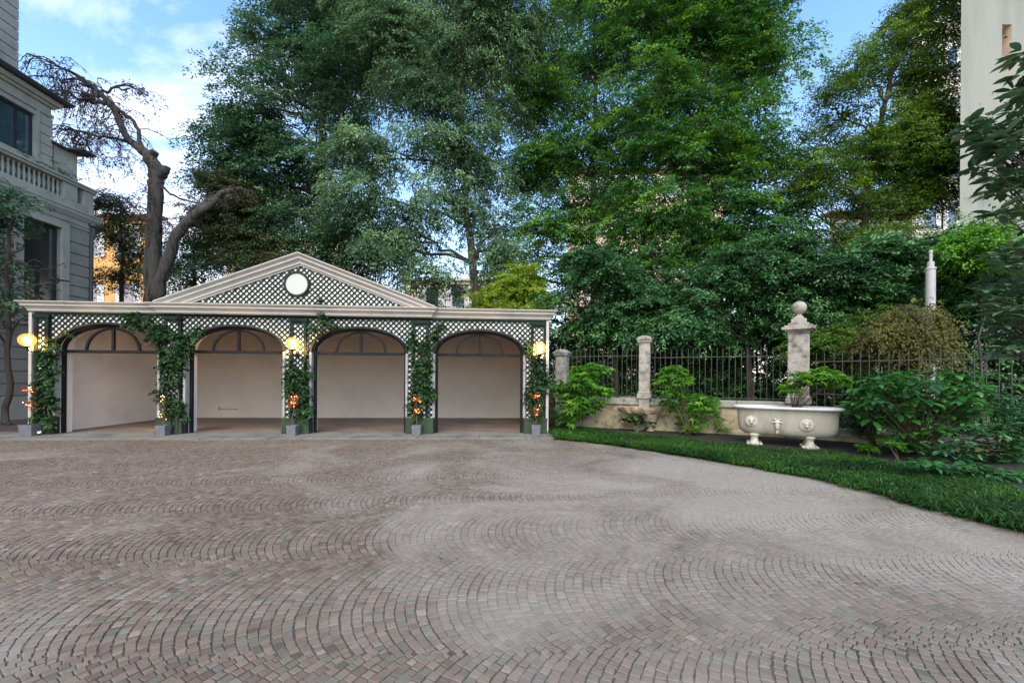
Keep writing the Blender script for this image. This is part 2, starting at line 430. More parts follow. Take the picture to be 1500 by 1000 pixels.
# clouds lie mostly in the west (camera left) and low down
west = mth('MULTIPLY', mth('ADD', mth('MULTIPLY', sep.outputs['X'], -1.0), -0.12), 0.36)
low = mth('MULTIPLY', mth('SUBTRACT', 0.62, sep.outputs['Z']), 0.20)
cl = mth('ADD', mth('ADD', cn.outputs['Fac'], west), low)
cr = ramp(nt, [(0.63, (0,0,0)), (0.97, (1,1,1))]); L.new(cl, cr.inputs['Fac'])
tint = nd(nt, 'ShaderNodeMix', data_type='RGBA', blend_type='MULTIPLY'); tint.inputs['Factor'].default_value = 1.0
L.new(sky.outputs['Color'], tint.inputs['A']); tint.inputs['B'].default_value = (1.2, 1.50, 1.62, 1)
mix = nd(nt, 'ShaderNodeMix', data_type='RGBA')
L.new(cr.outputs['Color'], mix.inputs['Factor']); L.new(tint.outputs['Result'], mix.inputs['A']); mix.inputs['B'].default_value = (10.4, 9.35, 9.7, 1)
hz = mth('POWER', mth('SUBTRACT', 1.0, mth('MAXIMUM', sep.outputs['Z'], 0.0)), 5.2)
mix2 = nd(nt, 'ShaderNodeMix', data_type='RGBA')
L.new(mth('MULTIPLY', hz, 0.85, True), mix2.inputs['Factor']); L.new(mix.outputs['Result'], mix2.inputs['A']); mix2.inputs['B'].default_value = (10.5, 9.1, 8.3, 1)
L.new(mix2.outputs['Result'], bg.inputs['Color']); bg.inputs['Strength'].default_value = 0.15
SC.view_settings.view_transform = 'Standard'; SC.view_settings.look = 'None'; SC.view_settings.gamma = 1.0
SC.view_settings.exposure = 0.95; SC.view_settings.use_curve_mapping = False
SC.cycles.use_denoising = True
SC.cycles.max_bounces = 8; SC.cycles.diffuse_bounces = 5; SC.cycles.transmission_bounces = 4
SC.cycles.sample_clamp_indirect = 8.0
# ================================================================ ground
g0 = MB(); g0.quad((-400,-120,-.06),(400,-120,-.06),(400,700,-.06),(-400,700,-.06))
tag(g0.build('ground', mt_ground), kind='structure')
# garage line
GA = G(70, 637); GB = G(785, 636)
gx = (GB-GA).normalized(); TH = math.atan2(gx.y, gx.x); gy = Vector((-gx.y, gx.x, 0))
GO = GA + gx*((G(434,636)-GA).dot(gx)); GO.z = 0
def loc2w(x, y, z=0): return GO+gx*x+gy*y+Vector((0,0,z))
def fpt(px, py, y=0.0):
    q = ray_plane(px, py, loc2w(0, y), gy)
    return ((q-GO).dot(gx), q.z)
def fx(px, py=560, y=0.0): return fpt(px, py, y)[0]
# grass edge of the courtyard
edge_px = [(812,643),(845,645.5),(900,652),(1000,667),(1057,676),(1114,686),(1171,696),(1228,709),(1275,720),(1323,733),(1418,757),(1494,775),(1580,800),(1700,838),(1900,905)]
edge = [G(*p) for p in edge_px]
inner_px = [(806,628),(845,631),(900,636),(960,642),(1020,648),(1080,653),(1140,657),(1200,662),(1262,671),(1342,688),(1420,704),(1500,722),(1620,752),(1760,790),(2000,850)]
inner = [G(*p) for p in inner_px]
PF = 0.95   # depth of the stone threshold in front of the garage
# paving joints sheet
j = MB(); j.add([(-30,-6,-.007),(30,-6,-.007),(30,9.6,-.007),(.5,11.9,-.007),(-30,11.2,-.007)], [(0,1,2,3,4)])
# cobbles laid in segmental arcs
mt_cob, nt, b = new_mat('porphyry_cobbles'); L = nt.links
a1 = nd(nt, 'ShaderNodeAttribute', attribute_name='tint'); a2 = nd(nt, 'ShaderNodeAttribute', attribute_name='tint2')
r1 = ramp(nt, [(0.0, (0.075,0.052,0.037)), (0.22, (0.116,0.082,0.060)), (0.5, (0.150,0.108,0.081)), (0.78, (0.186,0.137,0.104)), (1.0, (0.25,0.19,0.15))]); L.new(a1.outputs['Fac'], r1.inputs['Fac'])
r2 = ramp(nt, [(0.0, (0.075,0.068,0.051)), (0.3, (0.108,0.100,0.078)), (0.7, (0.146,0.136,0.106)), (1.0, (0.22,0.205,0.165))]); L.new(a1.outputs['Fac'], r2.inputs['Fac'])
mxx = nd(nt, 'ShaderNodeMix', data_type='RGBA'); L.new(a2.outputs['Fac'], mxx.inputs['Factor']); L.new(r1.outputs['Color'], mxx.inputs['A']); L.new(r2.outputs['Color'], mxx.inputs['B'])
tc = nd(nt, 'ShaderNodeTexCoord')
nf = nd(nt, 'ShaderNodeTexNoise', Scale=70.0, Detail=4.0, Roughness=0.7); L.new(tc.outputs['Object'], nf.inputs['Vector'])
rf = ramp(nt, [(0.3, (0.78,0.78,0.78)), (0.7, (1.15,1.15,1.15))]); L.new(nf.outputs['Fac'], rf.inputs['Fac'])
ml = nd(nt, 'ShaderNodeMix', data_type='RGBA', blend_type='MULTIPLY'); ml.inputs['Factor'].default_value = 1.0
L.new(mxx.outputs['Result'], ml.inputs['A']); L.new(rf.outputs['Color'], ml.inputs['B'])
# pale dusty patches with a grey-white glare haze painted into the stone colour
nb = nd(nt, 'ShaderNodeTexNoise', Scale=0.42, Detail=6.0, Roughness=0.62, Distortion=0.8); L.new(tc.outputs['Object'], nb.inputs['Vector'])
# painted haze is strongest round one spot right of the yard's middle
def pale_haze(nt, L, tc, fac):
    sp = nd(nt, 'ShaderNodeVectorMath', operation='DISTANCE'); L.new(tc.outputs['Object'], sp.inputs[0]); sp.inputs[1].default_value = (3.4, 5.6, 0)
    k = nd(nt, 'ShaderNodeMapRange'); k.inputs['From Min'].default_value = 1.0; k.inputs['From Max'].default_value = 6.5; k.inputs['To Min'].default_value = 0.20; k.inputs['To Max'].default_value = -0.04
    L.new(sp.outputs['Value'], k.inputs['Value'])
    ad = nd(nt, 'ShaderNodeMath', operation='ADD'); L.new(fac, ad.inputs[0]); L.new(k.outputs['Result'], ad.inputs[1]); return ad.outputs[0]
rb = ramp(nt, [(0.46, (0,0,0)), (0.72, (.75,.75,.75))]); L.new(pale_haze(nt, L, tc, nb.outputs['Fac']), rb.inputs['Fac'])
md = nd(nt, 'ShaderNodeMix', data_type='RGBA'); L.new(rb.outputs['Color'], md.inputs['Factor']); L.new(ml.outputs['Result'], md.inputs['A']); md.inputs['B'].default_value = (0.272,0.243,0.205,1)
L.new(md.outputs['Result'], b.inputs['Base Color'])
rr = ramp(nt, [(0.0, (.62,)*3), (1.0, (.85,)*3)]); L.new(nf.outputs['Fac'], rr.inputs['Fac']); L.new(rr.outputs['Color'], b.inputs['Roughness'])
b.inputs['Specular IOR Level'].default_value = 0.3
bp = nd(nt, 'ShaderNodeBump', Strength=0.35, Distance=0.006); L.new(nf.outputs['Fac'], bp.inputs['Height']); L.new(bp.outputs['Normal'], b.inputs['Normal'])
mt_joint = M('sand_joints', (0.082,0.066,0.054), 0.95, 0.25, 1.2, 0.5, 120, col2=(0.055,0.043,0.036))
nt = mt_joint.node_tree; L = nt.links; b = nt.nodes['Principled BSDF']
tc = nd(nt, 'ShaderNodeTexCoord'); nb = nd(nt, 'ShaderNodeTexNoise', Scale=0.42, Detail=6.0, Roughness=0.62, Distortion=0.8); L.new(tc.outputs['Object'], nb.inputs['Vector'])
rb = ramp(nt, [(0.54, (0,0,0)), (0.70, (1,1,1))]); L.new(pale_haze(nt, L, tc, nb.outputs['Fac']), rb.inputs['Fac'])  # light sandy joints carry the same painted haze
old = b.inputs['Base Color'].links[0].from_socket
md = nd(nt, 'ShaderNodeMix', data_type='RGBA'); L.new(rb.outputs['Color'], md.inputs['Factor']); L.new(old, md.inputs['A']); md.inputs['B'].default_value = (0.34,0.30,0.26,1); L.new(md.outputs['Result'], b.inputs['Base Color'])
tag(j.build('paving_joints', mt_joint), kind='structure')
def pip(x, y, poly):
    ins = np.zeros(x.shape, bool); n = len(poly)
    for i in range(n):
        x0, y0 = poly[i]; x1, y1 = poly[(i+1) % n]
        c = ((y0 > y) != (y1 > y)) & (x < (x1-x0)*(y-y0)/(y1-y0+1e-12)+x0)
        ins ^= c
    return ins
def cobbles():
    g = np.random.default_rng(3)
    BW, RAD, p = 1.30, 0.93, 0.075
    half = math.asin(BW/2/RAD); nst = 24
    ang = TH*0.35
    V = []; T1 = []; T2 = []
    y_bands = np.arange(-4, 10)*BW + 0.54
    gl = [loc2w(-30, -PF), loc2w(8, -PF)]
    poly = [(-22, .9), (9.0, .9)] + [(q.x-.02, q.y-.02) for q in reversed(edge)] + [tuple(loc2w(7.0, -PF-.01)[:2])] + [tuple(loc2w(-16, -PF-.01)[:2])]
    ks = np.arange(int(-18/p), int(14/p))
    for yb in y_bands:
        ph = p*.5*(round((yb-.54)/BW) % 2)+g.normal()*.004
        k = ks[:,None]
        x0 = k*p+ph
        off = g.random((len(ks),1))*.9
        jn = g.normal(size=(len(ks), nst+1))*.09
        f = (np.arange(nst+1)[None,:]+off+jn-.9)/(nst-.9+.45)
        f = (np.clip(f, -.02, 1.02)*2-1)*1.045
        phi = (1.12*f-.12*f**3)*half
        wob = g.normal(size=(len(ks),1))*.002
        xa = x0 - RAD*np.cos(phi)+wob; ya = yb+RAD*np.sin(phi)
        A = np.stack([xa, ya], -1)
        c00 = A[:, :-1]; c01 = A[:, 1:]
        cp, sp = np.cos(phi), np.sin(phi)
        nn = np.stack([p*cp*cp, -p*cp*sp], -1)
        c10 = c00+nn[:, :-1]; c11 = c01+nn[:, 1:]
        Q = np.stack([c00, c10, c11, c01], 2).reshape(-1,4,2)
        Q = Q+g.normal(size=Q.shape)*.0027
        V.append(Q)
    Q = np.concatenate(V)
    ca, sa = math.cos(ang), math.sin(ang)
    Q = np.stack([Q[...,0]*ca-Q[...,1]*sa, Q[...,0]*sa+Q[...,1]*ca], -1)
    c = Q.mean(1)
    ok = pip(c[:,0], c[:,1], poly) & (np.abs(c[:,0]) < c[:,1]*1.45+2.2)
    d1 = np.linalg.norm(Q[:,1]-Q[:,0], axis=1); d2 = np.linalg.norm(Q[:,3]-Q[:,0], axis=1)
    ok &= (d2 > .022)
    Q = Q[ok]; c = c[ok]; n = len(Q)
    def shrink(Q, d):
        v = c[:,None,:]-Q; ln = np.linalg.norm(v, axis=2, keepdims=True)
        return Q+v/np.maximum(ln,1e-6)*np.minimum(d*1.35, ln*.4)
    gapw = (.0020+.0026*g.random((n,1,1)))
    O = shrink(Q, gapw); I = shrink(Q, gapw+.0035)
    h = g.normal(size=(n,1))*.0012
    tl = g.normal(size=(n,2))*.014
    zi = h+((I-c[:,None,:])*tl[:,None,:]).sum(2)
    zo = np.full((n,4), -.0035)+h
    zb = np.full((n,4), -.02)
    VV = np.concatenate([np.dstack([I, zi]), np.dstack([O, zo]), np.dstack([O, zb])], 1)   # n,12,3
    base = (np.arange(n)*12)[:,None]
    fl = [[0,1,2,3]]
    for k in range(4):
        k2 = (k+1) % 4
        fl.append([k2, k, 4+k, 4+k2]); fl.append([4+k2, 4+k, 8+k, 8+k2])
    fl = np.array(fl)
    faces = (base[:,:,None]+fl[None]).reshape(-1)
    nf = n*len(fl)
    big = snoise(np.c_[c, np.zeros(n)], .5, 4)*.55+snoise(np.c_[c, np.zeros(n)], 1.7, 9)*.35
    redl = np.clip(.26+.085*(c[:,0]+1.2)+.24*big, 0, .92)       # grey haze painted in as greyer stone towards the right
    t2 = np.where(g.random(n) < redl*.85+.05, .55+.45*g.random(n), .22*g.random(n))
    t1 = np.clip(.5+.16*g.normal(size=n)+.20*big, 0, 1)
    dk = g.random(n) < .05; t1[dk] *= .4
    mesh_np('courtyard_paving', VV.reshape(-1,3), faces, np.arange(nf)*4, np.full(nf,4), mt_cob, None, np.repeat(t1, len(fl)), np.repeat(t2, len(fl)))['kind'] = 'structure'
    print('cobbles', n)
cobbles()
# threshold of stone slabs in front of the garage, dark tarmac to its left
th = MB(); g = random.Random(4)
xs = [-16.5]
while xs[-1] < fx(800)+.1: xs.append(xs[-1]+g.choice([.9,1.3,1.7,2.2]))
xr = fx(803)+.05
xs = [x for x in xs if x < xr-.4]+[xr]
for i in range(len(xs)-1):
    a, bq = xs[i]+.006, xs[i+1]-.006
    last = i == len(xs)-2
    dz = g.uniform(-.003,.003)
    ex = .75 if last else 0
    t = .035+dz
    vs = [(a,-PF,-.02),(bq+ex,-PF,-.02),(bq,-.22,-.02),(a,-.22,-.02),(a,-PF,t),(bq+ex,-PF,t),(bq,-.22,t),(a,-.22,t)]
    th.add(vs, [(0,3,2,1),(4,5,6,7),(0,1,5,4),(1,2,6,5),(2,3,7,6),(3,0,4,7)])
th.box(-16.5, xr, -.21, .35, -.02, .041)
tag(th.build('stone_footpath', mt_path, loc=GO, rz=TH, bevel=.008), kind='structure')
ta = MB(); ta.quad((-24,0.2,-.004),(fx(48)-.1,0.2,-.004),(fx(48)-.1,12,-.004),(-24,12,-.004)); ta.quad((-24,-PF,-.004),(-16.5,-PF,-.004),(-16.5,.2,-.004),(-24,.2,-.004))
tag(ta.build('side_tarmac', mt_asph, loc=GO, rz=TH), kind='structure')
# soil bed between paving and garden wall
sb = MB(); n = len(edge)
o1 = [Vector((q.x,q.y,-.008)) for q in edge]
mid = [Vector((q.x,q.y,.03)) for q in inner]
far = [Vector((q.x+1.6+.25*i, q.y+2.6, .06)) for i, q in enumerate(inner)]
sb.add(o1+mid+far, [(i,i+1,n+i+1,n+i) for i in range(n-1)]+[(n+i,n+i+1,2*n+i+1,2*n+i) for i in range(n-1)])
tag(sb.build('soil_bed', mt_soil), kind='structure')
# mondo grass strip
def grass():
    g = np.random.default_rng(8)
    nT = 5200
    seg = np.array([(edge[i]-edge[i+1]).length for i in range(n-1)]); cs = np.r_[0, np.cumsum(seg)]
    # keep to the stretch that can be seen
    lim = cs[-2]
    s = g.random(nT)*lim
    i = np.clip(np.searchsorted(cs, s)-1, 0, n-2); t = (s-cs[i])/seg[i]
    E = np.array([tuple(q) for q in edge]); I = np.array([tuple(q) for q in inner])
    e = E[i]*(1-t[:,None])+E[i+1]*t[:,None]; q = I[i]*(1-t[:,None])+I[i+1]*t[:,None]
    k = g.random(nT)**.9*(.92+.14*snoise(e,1.5,3))-.035+.03*snoise(e,6.0,9)
    base = e*(1-k[:,None])+q*k[:,None]
    per = 16
    nb = nT*per
    B = np.repeat(base, per, 0)+g.normal(size=(nb,3))*np.array([.035,.035,0]); B[:,2] = 0.0
    yaw0 = np.repeat(g.random(nT)*6.28, per)
    yaw = yaw0+g.normal(size=nb)*1.2
    # blades lean outwards towards the paving and along it
    D = np.c_[np.cos(yaw), np.sin(yaw), np.zeros(nb)]
    out = np.repeat(unit(e-q), per, 0); D = unit(D+out*.45)
    ln = (.18+.13*g.random(nb))*np.repeat(.75+.5*g.random(nT), per)
    ht = ln*(.28+.24*g.random(nb)); rch = ln*(.55+.40*g.random(nb))
    wv = .0045+.0035*g.random(nb)
    S = np.c_[-D[:,1], D[:,0], np.zeros(nb)]*wv[:,None]
    up = np.array([0,0,1.0])
    p1 = B+D*(rch*.35)[:,None]+up*(ht*.85)[:,None]; p2 = B+D*(rch*.75)[:,None]+up*(ht*.95)[:,None]; p3 = B+D*(rch*1.15)[:,None]+up*(ht*.62)[:,None]
    V = np.stack([B-S, B+S, p1+S, p1-S, p2+S*.8, p2-S*.8, p3], 1)
    f = np.array([0,1,2,3, 3,2,4,5, 5,4,6]); st = np.array([0,4,8]); 
    faces = (np.arange(nb)[:,None]*7+f).ravel(); starts = (np.arange(nb)[:,None]*11+st).ravel()
    tn = .46+.15*g.normal(size=nb)+np.repeat(.30*snoise(base,1.4,6)+.16*g.normal(size=nT), per)
    mesh_np('grass_border', V.reshape(-1,3), faces, starts, np.tile([4,4,3], nb), lf_grass, None, np.clip(np.repeat(tn,3),0,1))['kind'] = 'stuff'
grass()
gr = bpy.data.objects['grass_border']; gr['label'] = 'band of dark green mondo grass edging the cobbled yard'
# ================================================================ garage pavilion
gar = thing('garage', 'long white garage with green trellis front, four open arches and a pediment', 'garage', GO, TH)
xL, xR = fx(48), fx(802)
Z0 = .04
D_IN = 4.7
zT = fpt(434, 466.5)[1]              # top of the trellis
zC0, zC1 = fpt(434, 463)[1], fpt(434, 447, -.25)[1]
bays = [(82,232.5), (272,415.5), (456,595), (636.3,767)]
crown_y = [474, 477, 480, 484]; spring_y = [514, 514.5, 517, 519]
BY = []
for (a, b_), cy, sy in zip(bays, crown_y, spring_y):
    xa, xb = fx(a), fx(b_); m_ = (a+b_)/2
    BY.append((xa, xb, fpt(m_, sy)[1], fpt(m_, cy)[1]))
print('BAYS', BY, 'W', xL, xR, 'z', zT, zC0, zC1)
WT = .46    # wall thickness
def arch_pts(xa, xb, zs, zc, n=28, grow_=0.0):
    c = (xa+xb)/2; a = (xb-xa)/2+grow_; r = zc-zs+grow_
    return [(c-a*math.cos(math.pi*i/n), zs+r*math.sin(math.pi*i/n)**.9) for i in range(n+1)]
# front wall: white core with the arched openings
fw = MB()
Y0 = .03
xcur = xL+.02
for xa, xb, zs, zc in BY:
    fw.box(xcur, xa, Y0, WT, Z0, zC0-.02)
    ap = arch_pts(xa, xb, zs, zc)
    for i in range(len(ap)-1):
        (x0,z0),(x1,z1) = ap[i], ap[i+1]
        zt = zC0-.02
        fw.quad((x0,Y0,z0),(x1,Y0,z1),(x1,Y0,zt),(x0,Y0,zt)); fw.quad((x1,WT,z1),(x0,WT,z0),(x0,WT,zt),(x1,WT,zt))
        fw.quad((x0,WT,z0),(x1,WT,z1),(x1,Y0,z1),(x0,Y0,z0))
    xcur = xb
fw.box(xcur, xR-.02, Y0, WT, Z0, zC0-.02)
fw.build('front_wall', mt_board, gar)
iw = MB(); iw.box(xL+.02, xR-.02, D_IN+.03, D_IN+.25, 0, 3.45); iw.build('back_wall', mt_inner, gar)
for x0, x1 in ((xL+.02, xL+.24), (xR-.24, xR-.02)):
    q = MB(); q.box(x0, x1, WT+.003, D_IN+.027, 0, 3.45); q.build('side_wall', mt_inner_lit if x0 < 0 else mt_inner, gar)
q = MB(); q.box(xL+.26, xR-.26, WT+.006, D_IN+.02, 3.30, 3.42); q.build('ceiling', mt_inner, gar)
q = MB(); q.box(xL+.26, xR-.26, D_IN+.005, D_IN+.027, Z0+.005, Z0+.10); q.build('skirting', mt_inner, gar)
# brick floor
mt_floor, nt, b = new_mat('garage_brick_floor'); L = nt.links
tc = nd(nt, 'ShaderNodeTexCoord'); bt = nd(nt, 'ShaderNodeTexBrick', Scale=1.0)
bt.inputs['Brick Width'].default_value = .24; bt.inputs['Row Height'].default_value = .12; bt.inputs['Mortar Size'].default_value = .006
bt.inputs['Color1'].default_value = (.20,.145,.115,1); bt.inputs['Color2'].default_value = (.145,.105,.085,1); bt.inputs['Mortar'].default_value = (.12,.10,.09,1)
L.new(tc.outputs['Object'], bt.inputs['Vector'])
n1 = nd(nt, 'ShaderNodeTexNoise', Scale=.8, Detail=5.0); L.new(tc.outputs['Object'], n1.inputs['Vector'])
rp = ramp(nt, [(.35,(.7,.7,.7)),(.65,(1.25,1.2,1.15))]); L.new(n1.outputs['Fac'], rp.inputs['Fac'])
mm = nd(nt, 'ShaderNodeMix', data_type='RGBA', blend_type='MULTIPLY'); mm.inputs['Factor'].default_value = 1
L.new(bt.outputs['Color'], mm.inputs['A']); L.new(rp.outputs['Color'], mm.inputs['B']); L.new(mm.outputs['Result'], b.inputs['Base Color']); b.inputs['Roughness'].default_value = .6
q = MB(); q.quad((xL+.24,.352,.036),(xR-.24,.352,.036),(xR-.24,D_IN+.03,.036),(xL+.24,D_IN+.03,.036)); q.build('floor', mt_floor, gar)
# trellis strips
def lattice(mb, x0, x1, z0, z1, inside, y, pitch=.158, w=.037, th=.012, step=.012):
    for sgn, yy in ((1, y), (-1, y+th+.001)):
        lo = x0-(z1-z0); hi = x1+(z1-z0)
        k = math.floor(lo/pitch)
        while k*pitch < hi:
            c = k*pitch; run = None; k += 1
            t = 0.0; H_ = z1-z0; N = int(H_/step)+1
            for i in range(N+2):
                z = z0+min(i, N)*H_/N
                x = c+sgn*(z-z0) if sgn > 0 else c-(z-z0)
                ok = i <= N and x0 < x < x1 and inside(x, z)
                if ok and run is None: run = (x, z)
                if ok: last = (x, z)
                if not ok and run is not None:
                    if abs(last[1]-run[1]) > .02:
                        mb.bar((run[0], yy, run[1]), (last[0], yy, last[1]), w, th, up=Vector((0,-1,0)))
                    run = None
pil_px = [(53,74), (242,267), (426,450), (604,628), (777,799.5)]
PIL = [(fx(a), fx(b_)) for a, b_ in pil_px]
pier_px = [(49,82), (232.5,272), (415.5,456), (595,636.3), (767,801.5)]
PIER = [(fx(a), fx(b_)) for a, b_ in pier_px]
ZP = .50
def in_front(x, z):
    for xa, xb, zs, zc in BY:
        c = (xa+xb)/2; a = (xb-xa)/2+.05; r = zc-zs+.05
        if abs(x-c) < a and z < zs+r*max(0, 1-((x-c)/a)**2)**.45: return False
    return True
lt = MB(); lattice(lt, xL+.03, xR-.03, ZP, zT, in_front, .004); lt.build('trellis', mt_green, gar)
fr = MB(); fr.box(xL+.02, xR-.02, -.012, .026, zT, zC0+.02)
fr.box(xL+.02, xR-.02, -.02, -.0125, zT, zT+.035)
fr.build('green_frieze', mt_green, gar, bevel=.004)
for (xa, xb) in PIL:
    q = MB(); sw = .085
    q.box(xa, xa+sw, -.075, -.014, ZP, zT-.10); q.box(xb-sw, xb, -.075, -.014, ZP, zT-.10)
    q.box(xa-.03, xb+.03, -.095, -.014, zT-.099, zT-.002)
    q.box(xa, xb, -.062, -.02, zT-.16, zT-.101)
    o = q.build('pilaster', mt_green, gar, bevel=.006)
    q = MB(); q.box(xa+sw+.001, xb-sw-.001, -.034, -.014, ZP+.001, zT-.161); q.build('pilaster_board', mt_board, o)
    q = MB(); lattice(q, xa+sw, xb-sw, ZP, zT-.16, lambda x, z: True, -.055, pitch=.15)
    q.build('pilaster_trellis', mt_green, o)
for i, (xa, xb) in enumerate(PIER):
    q = MB(); q.box(xa+.015, xb-.015, -.13, .02, Z0+.003, ZP-.002); q.box(xa+.005, xb-.005, -.145, -.128, ZP-.07, ZP-.01); q.box(xa+.005, xb-.005, -.142, -.128, Z0+.004, Z0+.09)
    q.build('plinth', mt_plinth, gar, bevel=.006)
for x in (xL-.02, xR-.06):
    q = MB(); q.box(x, x+.08, -.10, .02, Z0+.003, zC0-.03); q.build('corner_post', mt_corn, gar, bevel=.006)
# arch trims, metal frames with fanlights
for xa, xb, zs, zc in BY:
    q = MB()
    out = arch_pts(xa, xb, zs, zc, 32, .045); inn = arch_pts(xa, xb, zs, zc, 32, -.012)
    out = [(out[0][0], Z0+.004)]+out+[(out[-1][0], Z0+.004)]; inn = [(inn[0][0], Z0+.004)]+inn+[(inn[-1][0], Z0+.004)]
    ya, yb = -.035, .10
    for i in range(len(out)-1):
        (a0,c0),(a1,c1) = out[i], out[i+1]; (b0,d0),(b1,d1) = inn[i], inn[i+1]
        q.quad((a0,ya,c0),(b0,ya,d0),(b1,ya,d1),(a1,ya,c1)); q.quad((b0,ya,d0),(b0,yb,d0),(b1,yb,d1),(b1,ya,d1)); q.quad((a0,yb,c0),(a0,ya,c0),(a1,ya,c1),(a1,yb,c1))
    q.build('arch_trim', mt_trim, gar)
    for s_, x_ in ((1, xa), (-1, xb)):
        q = MB(); e0, e1 = sorted((x_-s_*.047, x_+s_*.016)); q.box(e0, e1, -.038, .104, ZP+.001, zs); q.build('jamb_lining', mt_jamb, gar, bevel=.004)
    q = MB()
    o2 = arch_pts(xa, xb, zs, zc, 32, -.014); i2 = arch_pts(xa, xb, zs, zc, 32, -.085)
    o2 = [(o2[0][0], Z0+.004)]+o2+[(o2[-1][0], Z0+.004)]; i2 = [(i2[0][0], Z0+.004)]+i2+[(i2[-1][0], Z0+.004)]
    ya, yb = .13, .21
    for i in range(len(o2)-1):
        (a0,c0),(a1,c1) = o2[i], o2[i+1]; (b0,d0),(b1,d1) = i2[i], i2[i+1]
        q.quad((a0,ya,c0),(b0,ya,d0),(b1,ya,d1),(a1,ya,c1)); q.quad((b0,ya,d0),(b0,yb,d0),(b1,yb,d1),(b1,ya,d1)); q.quad((b0,yb,d0),(a0,yb,c0),(a1,yb,c1),(b1,yb,d1))
    fo = q.build('door_frame', mt_frame, gar)
    q = MB(); q.box(xa+.087, xb-.087, .135, .205, zs-.055, zs+.03); q.build('transom_bar', mt_frame, fo)
    c = (xa+xb)/2; ra = (xb-xa)*.262; rz_ = zc-zs-.15
    q = MB(); N = 20
    for i in range(N):
        t0, t1 = math.pi*i/N, math.pi*(i+1)/N
        def e(t, k): return (c-(ra+k)*math.cos(t), zs+.03+(rz_+k)*math.sin(t))
        (a0,c0),(a1,c1),(b0,d0),(b1,d1) = e(t0,.03), e(t1,.03), e(t0,-.03), e(t1,-.03)
        q.quad((a0,.14,c0),(b0,.14,d0),(b1,.14,d1),(a1,.14,c1)); q.quad((b0,.14,d0),(b0,.19,d0),(b1,.19,d1),(b1,.14,d1)); q.quad((a0,.19,c0),(a0,.14,c0),(a1,.14,c1),(a1,.19,c1))
    q.build('fanlight_arch', mt_frame, fo)
    q = MB(); q.box(c-.035, c+.035, .137, .203, zs+.032, zc-.088); q.build('mullion', mt_frame, fo)
# cornice
h = zC1-zC0
prof = [(-.03,zC0),(.05,zC0),(.06,zC0+.06*h),(.085,zC0+.10*h),(.085,zC0+.26*h),(.10,zC0+.30*h),(.125,zC0+.42*h),(.17,zC0+.52*h),(.18,zC0+.56*h),(.18,zC0+.72*h),(.20,zC0+.76*h),(.235,zC0+.88*h),(.25,zC0+.92*h),(.25,zC1),(-.03,zC1+.02)]
xc0, xc1 = fx(240, 450), fx(630, 450)
q = MB(); q.sweep([(xL,D_IN+.25),(xL,0),(xc0,0),(xc0,-.10),(xc1,-.10),(xc1,0),(xR,0),(xR,D_IN+.25)], prof)
q.build('cornice', mt_corn, gar)
q = MB(); q.box(xL+.05, xR-.05, .05, D_IN+.2, 3.45, zC1+.012); q.build('flat_roof', mt_roof, gar)
# pediment
ped = []
xa_, za_ = fpt(434, 369.5, -.35)
xl_, zl_ = fpt(222, 447, -.35); xr_, zr_ = fpt(637, 456, -.35)
xm = (xl_+xr_)/2; zb = zC1+.02
hw = (xr_-xl_)/2; zap = za_
print('PED', xl_, xr_, xm, zap, zb)
q = MB()
prf = [(.0,-.29),(.05,-.29),(.06,-.255),(.10,-.235),(.10,-.185),(.14,-.145),(.19,-.115),(.19,-.065),(.25,-.02),(.27,0.0),(.27,.025),(-.02,.025)]
sl = math.atan2(zap-zb, hw); nx, nz = math.sin(sl), math.cos(sl)
vs = []; K = len(prf)
YP = -.05
for (x, z, mx_, mz_, sc) in ((xm-hw, zb, 0, 1, 1/nz), (xm, zap, 0, 1, 1/nz), (xm+hw, zb, 0, 1, 1/nz)):
    for o_, u_ in prf: vs.append((x+mx_*u_*sc, YP-o_, z+mz_*u_*sc))
fs = []
for i in range(2):
    for k in range(K):
        k2 = (k+1) % K; fs.append((i*K+k, i*K+k2, (i+1)*K+k2, (i+1)*K+k))
# trim everything under the cornice top
vs = [(v[0], v[1], v[2]) for v in vs]
q.add(vs, fs)
pd_ = MB()
inz = .43/nz
pd_.add([(xm-hw,YP,zb-.1),(xm+hw,YP,zb-.1),(xm,YP,zap-.02),(xm-hw,YP+.25,zb-.1),(xm+hw,YP+.25,zb-.1),(xm,YP+.25,zap-.02)], [(0,1,2),(5,4,3),(0,3,4,1),(1,4,5,2),(2,5,3,0)])
po = pd_.build('pediment', mt_board, gar)
# clip the raking moulding at the cornice
bm_ = q
ro = bm_.build('raking_cornice', mt_corn, po)
import bmesh
bm = bmesh.new(); bm.from_mesh(ro.data)
bmesh.ops.bisect_plane(bm, geom=bm.verts[:]+bm.edges[:]+bm.faces[:], plane_co=(0,0,zC1+.004), plane_no=(0,0,-1), clear_outer=True)
bm.to_mesh(ro.data); bm.free()
mxm, mzm = fpt(435.7, 416.5, YP)
rm = (fpt(454.5,416.5,YP)[0]-mxm)
def in_ped(x, z):
    if (x-mxm)**2+(z-mzm)**2 < (rm-.02)**2: return False
    return z < zap-.275/nz-abs(x-xm)*math.tan(sl) and z > zb
q = MB(); lattice(q, xm-hw, xm+hw, zb, zap, in_ped, YP-.022, pitch=.158); q.build('pediment_trellis', mt_green, po)
MX = Matrix.Rotation(R(90), 3, 'X')
q = MB(); q.lathe([(.02,.0),(rm*.86,.0),(rm*.86,.035),(.02,.035)], (mxm, YP-.012, mzm), 40, MX); mo = q.build('medallion', mt_medal, po, smooth=True)
q = MB(); q.lathe([(rm*.84,.0),(rm*1.02,.0),(rm*1.02,.05),(rm*.98,.07),(rm*.88,.07),(rm*.84,.05)], (mxm, YP-.006, mzm), 44, MX)
q.f = q.f[:-2]; q.build('medallion_rim', mt_trim, mo, smooth=True)
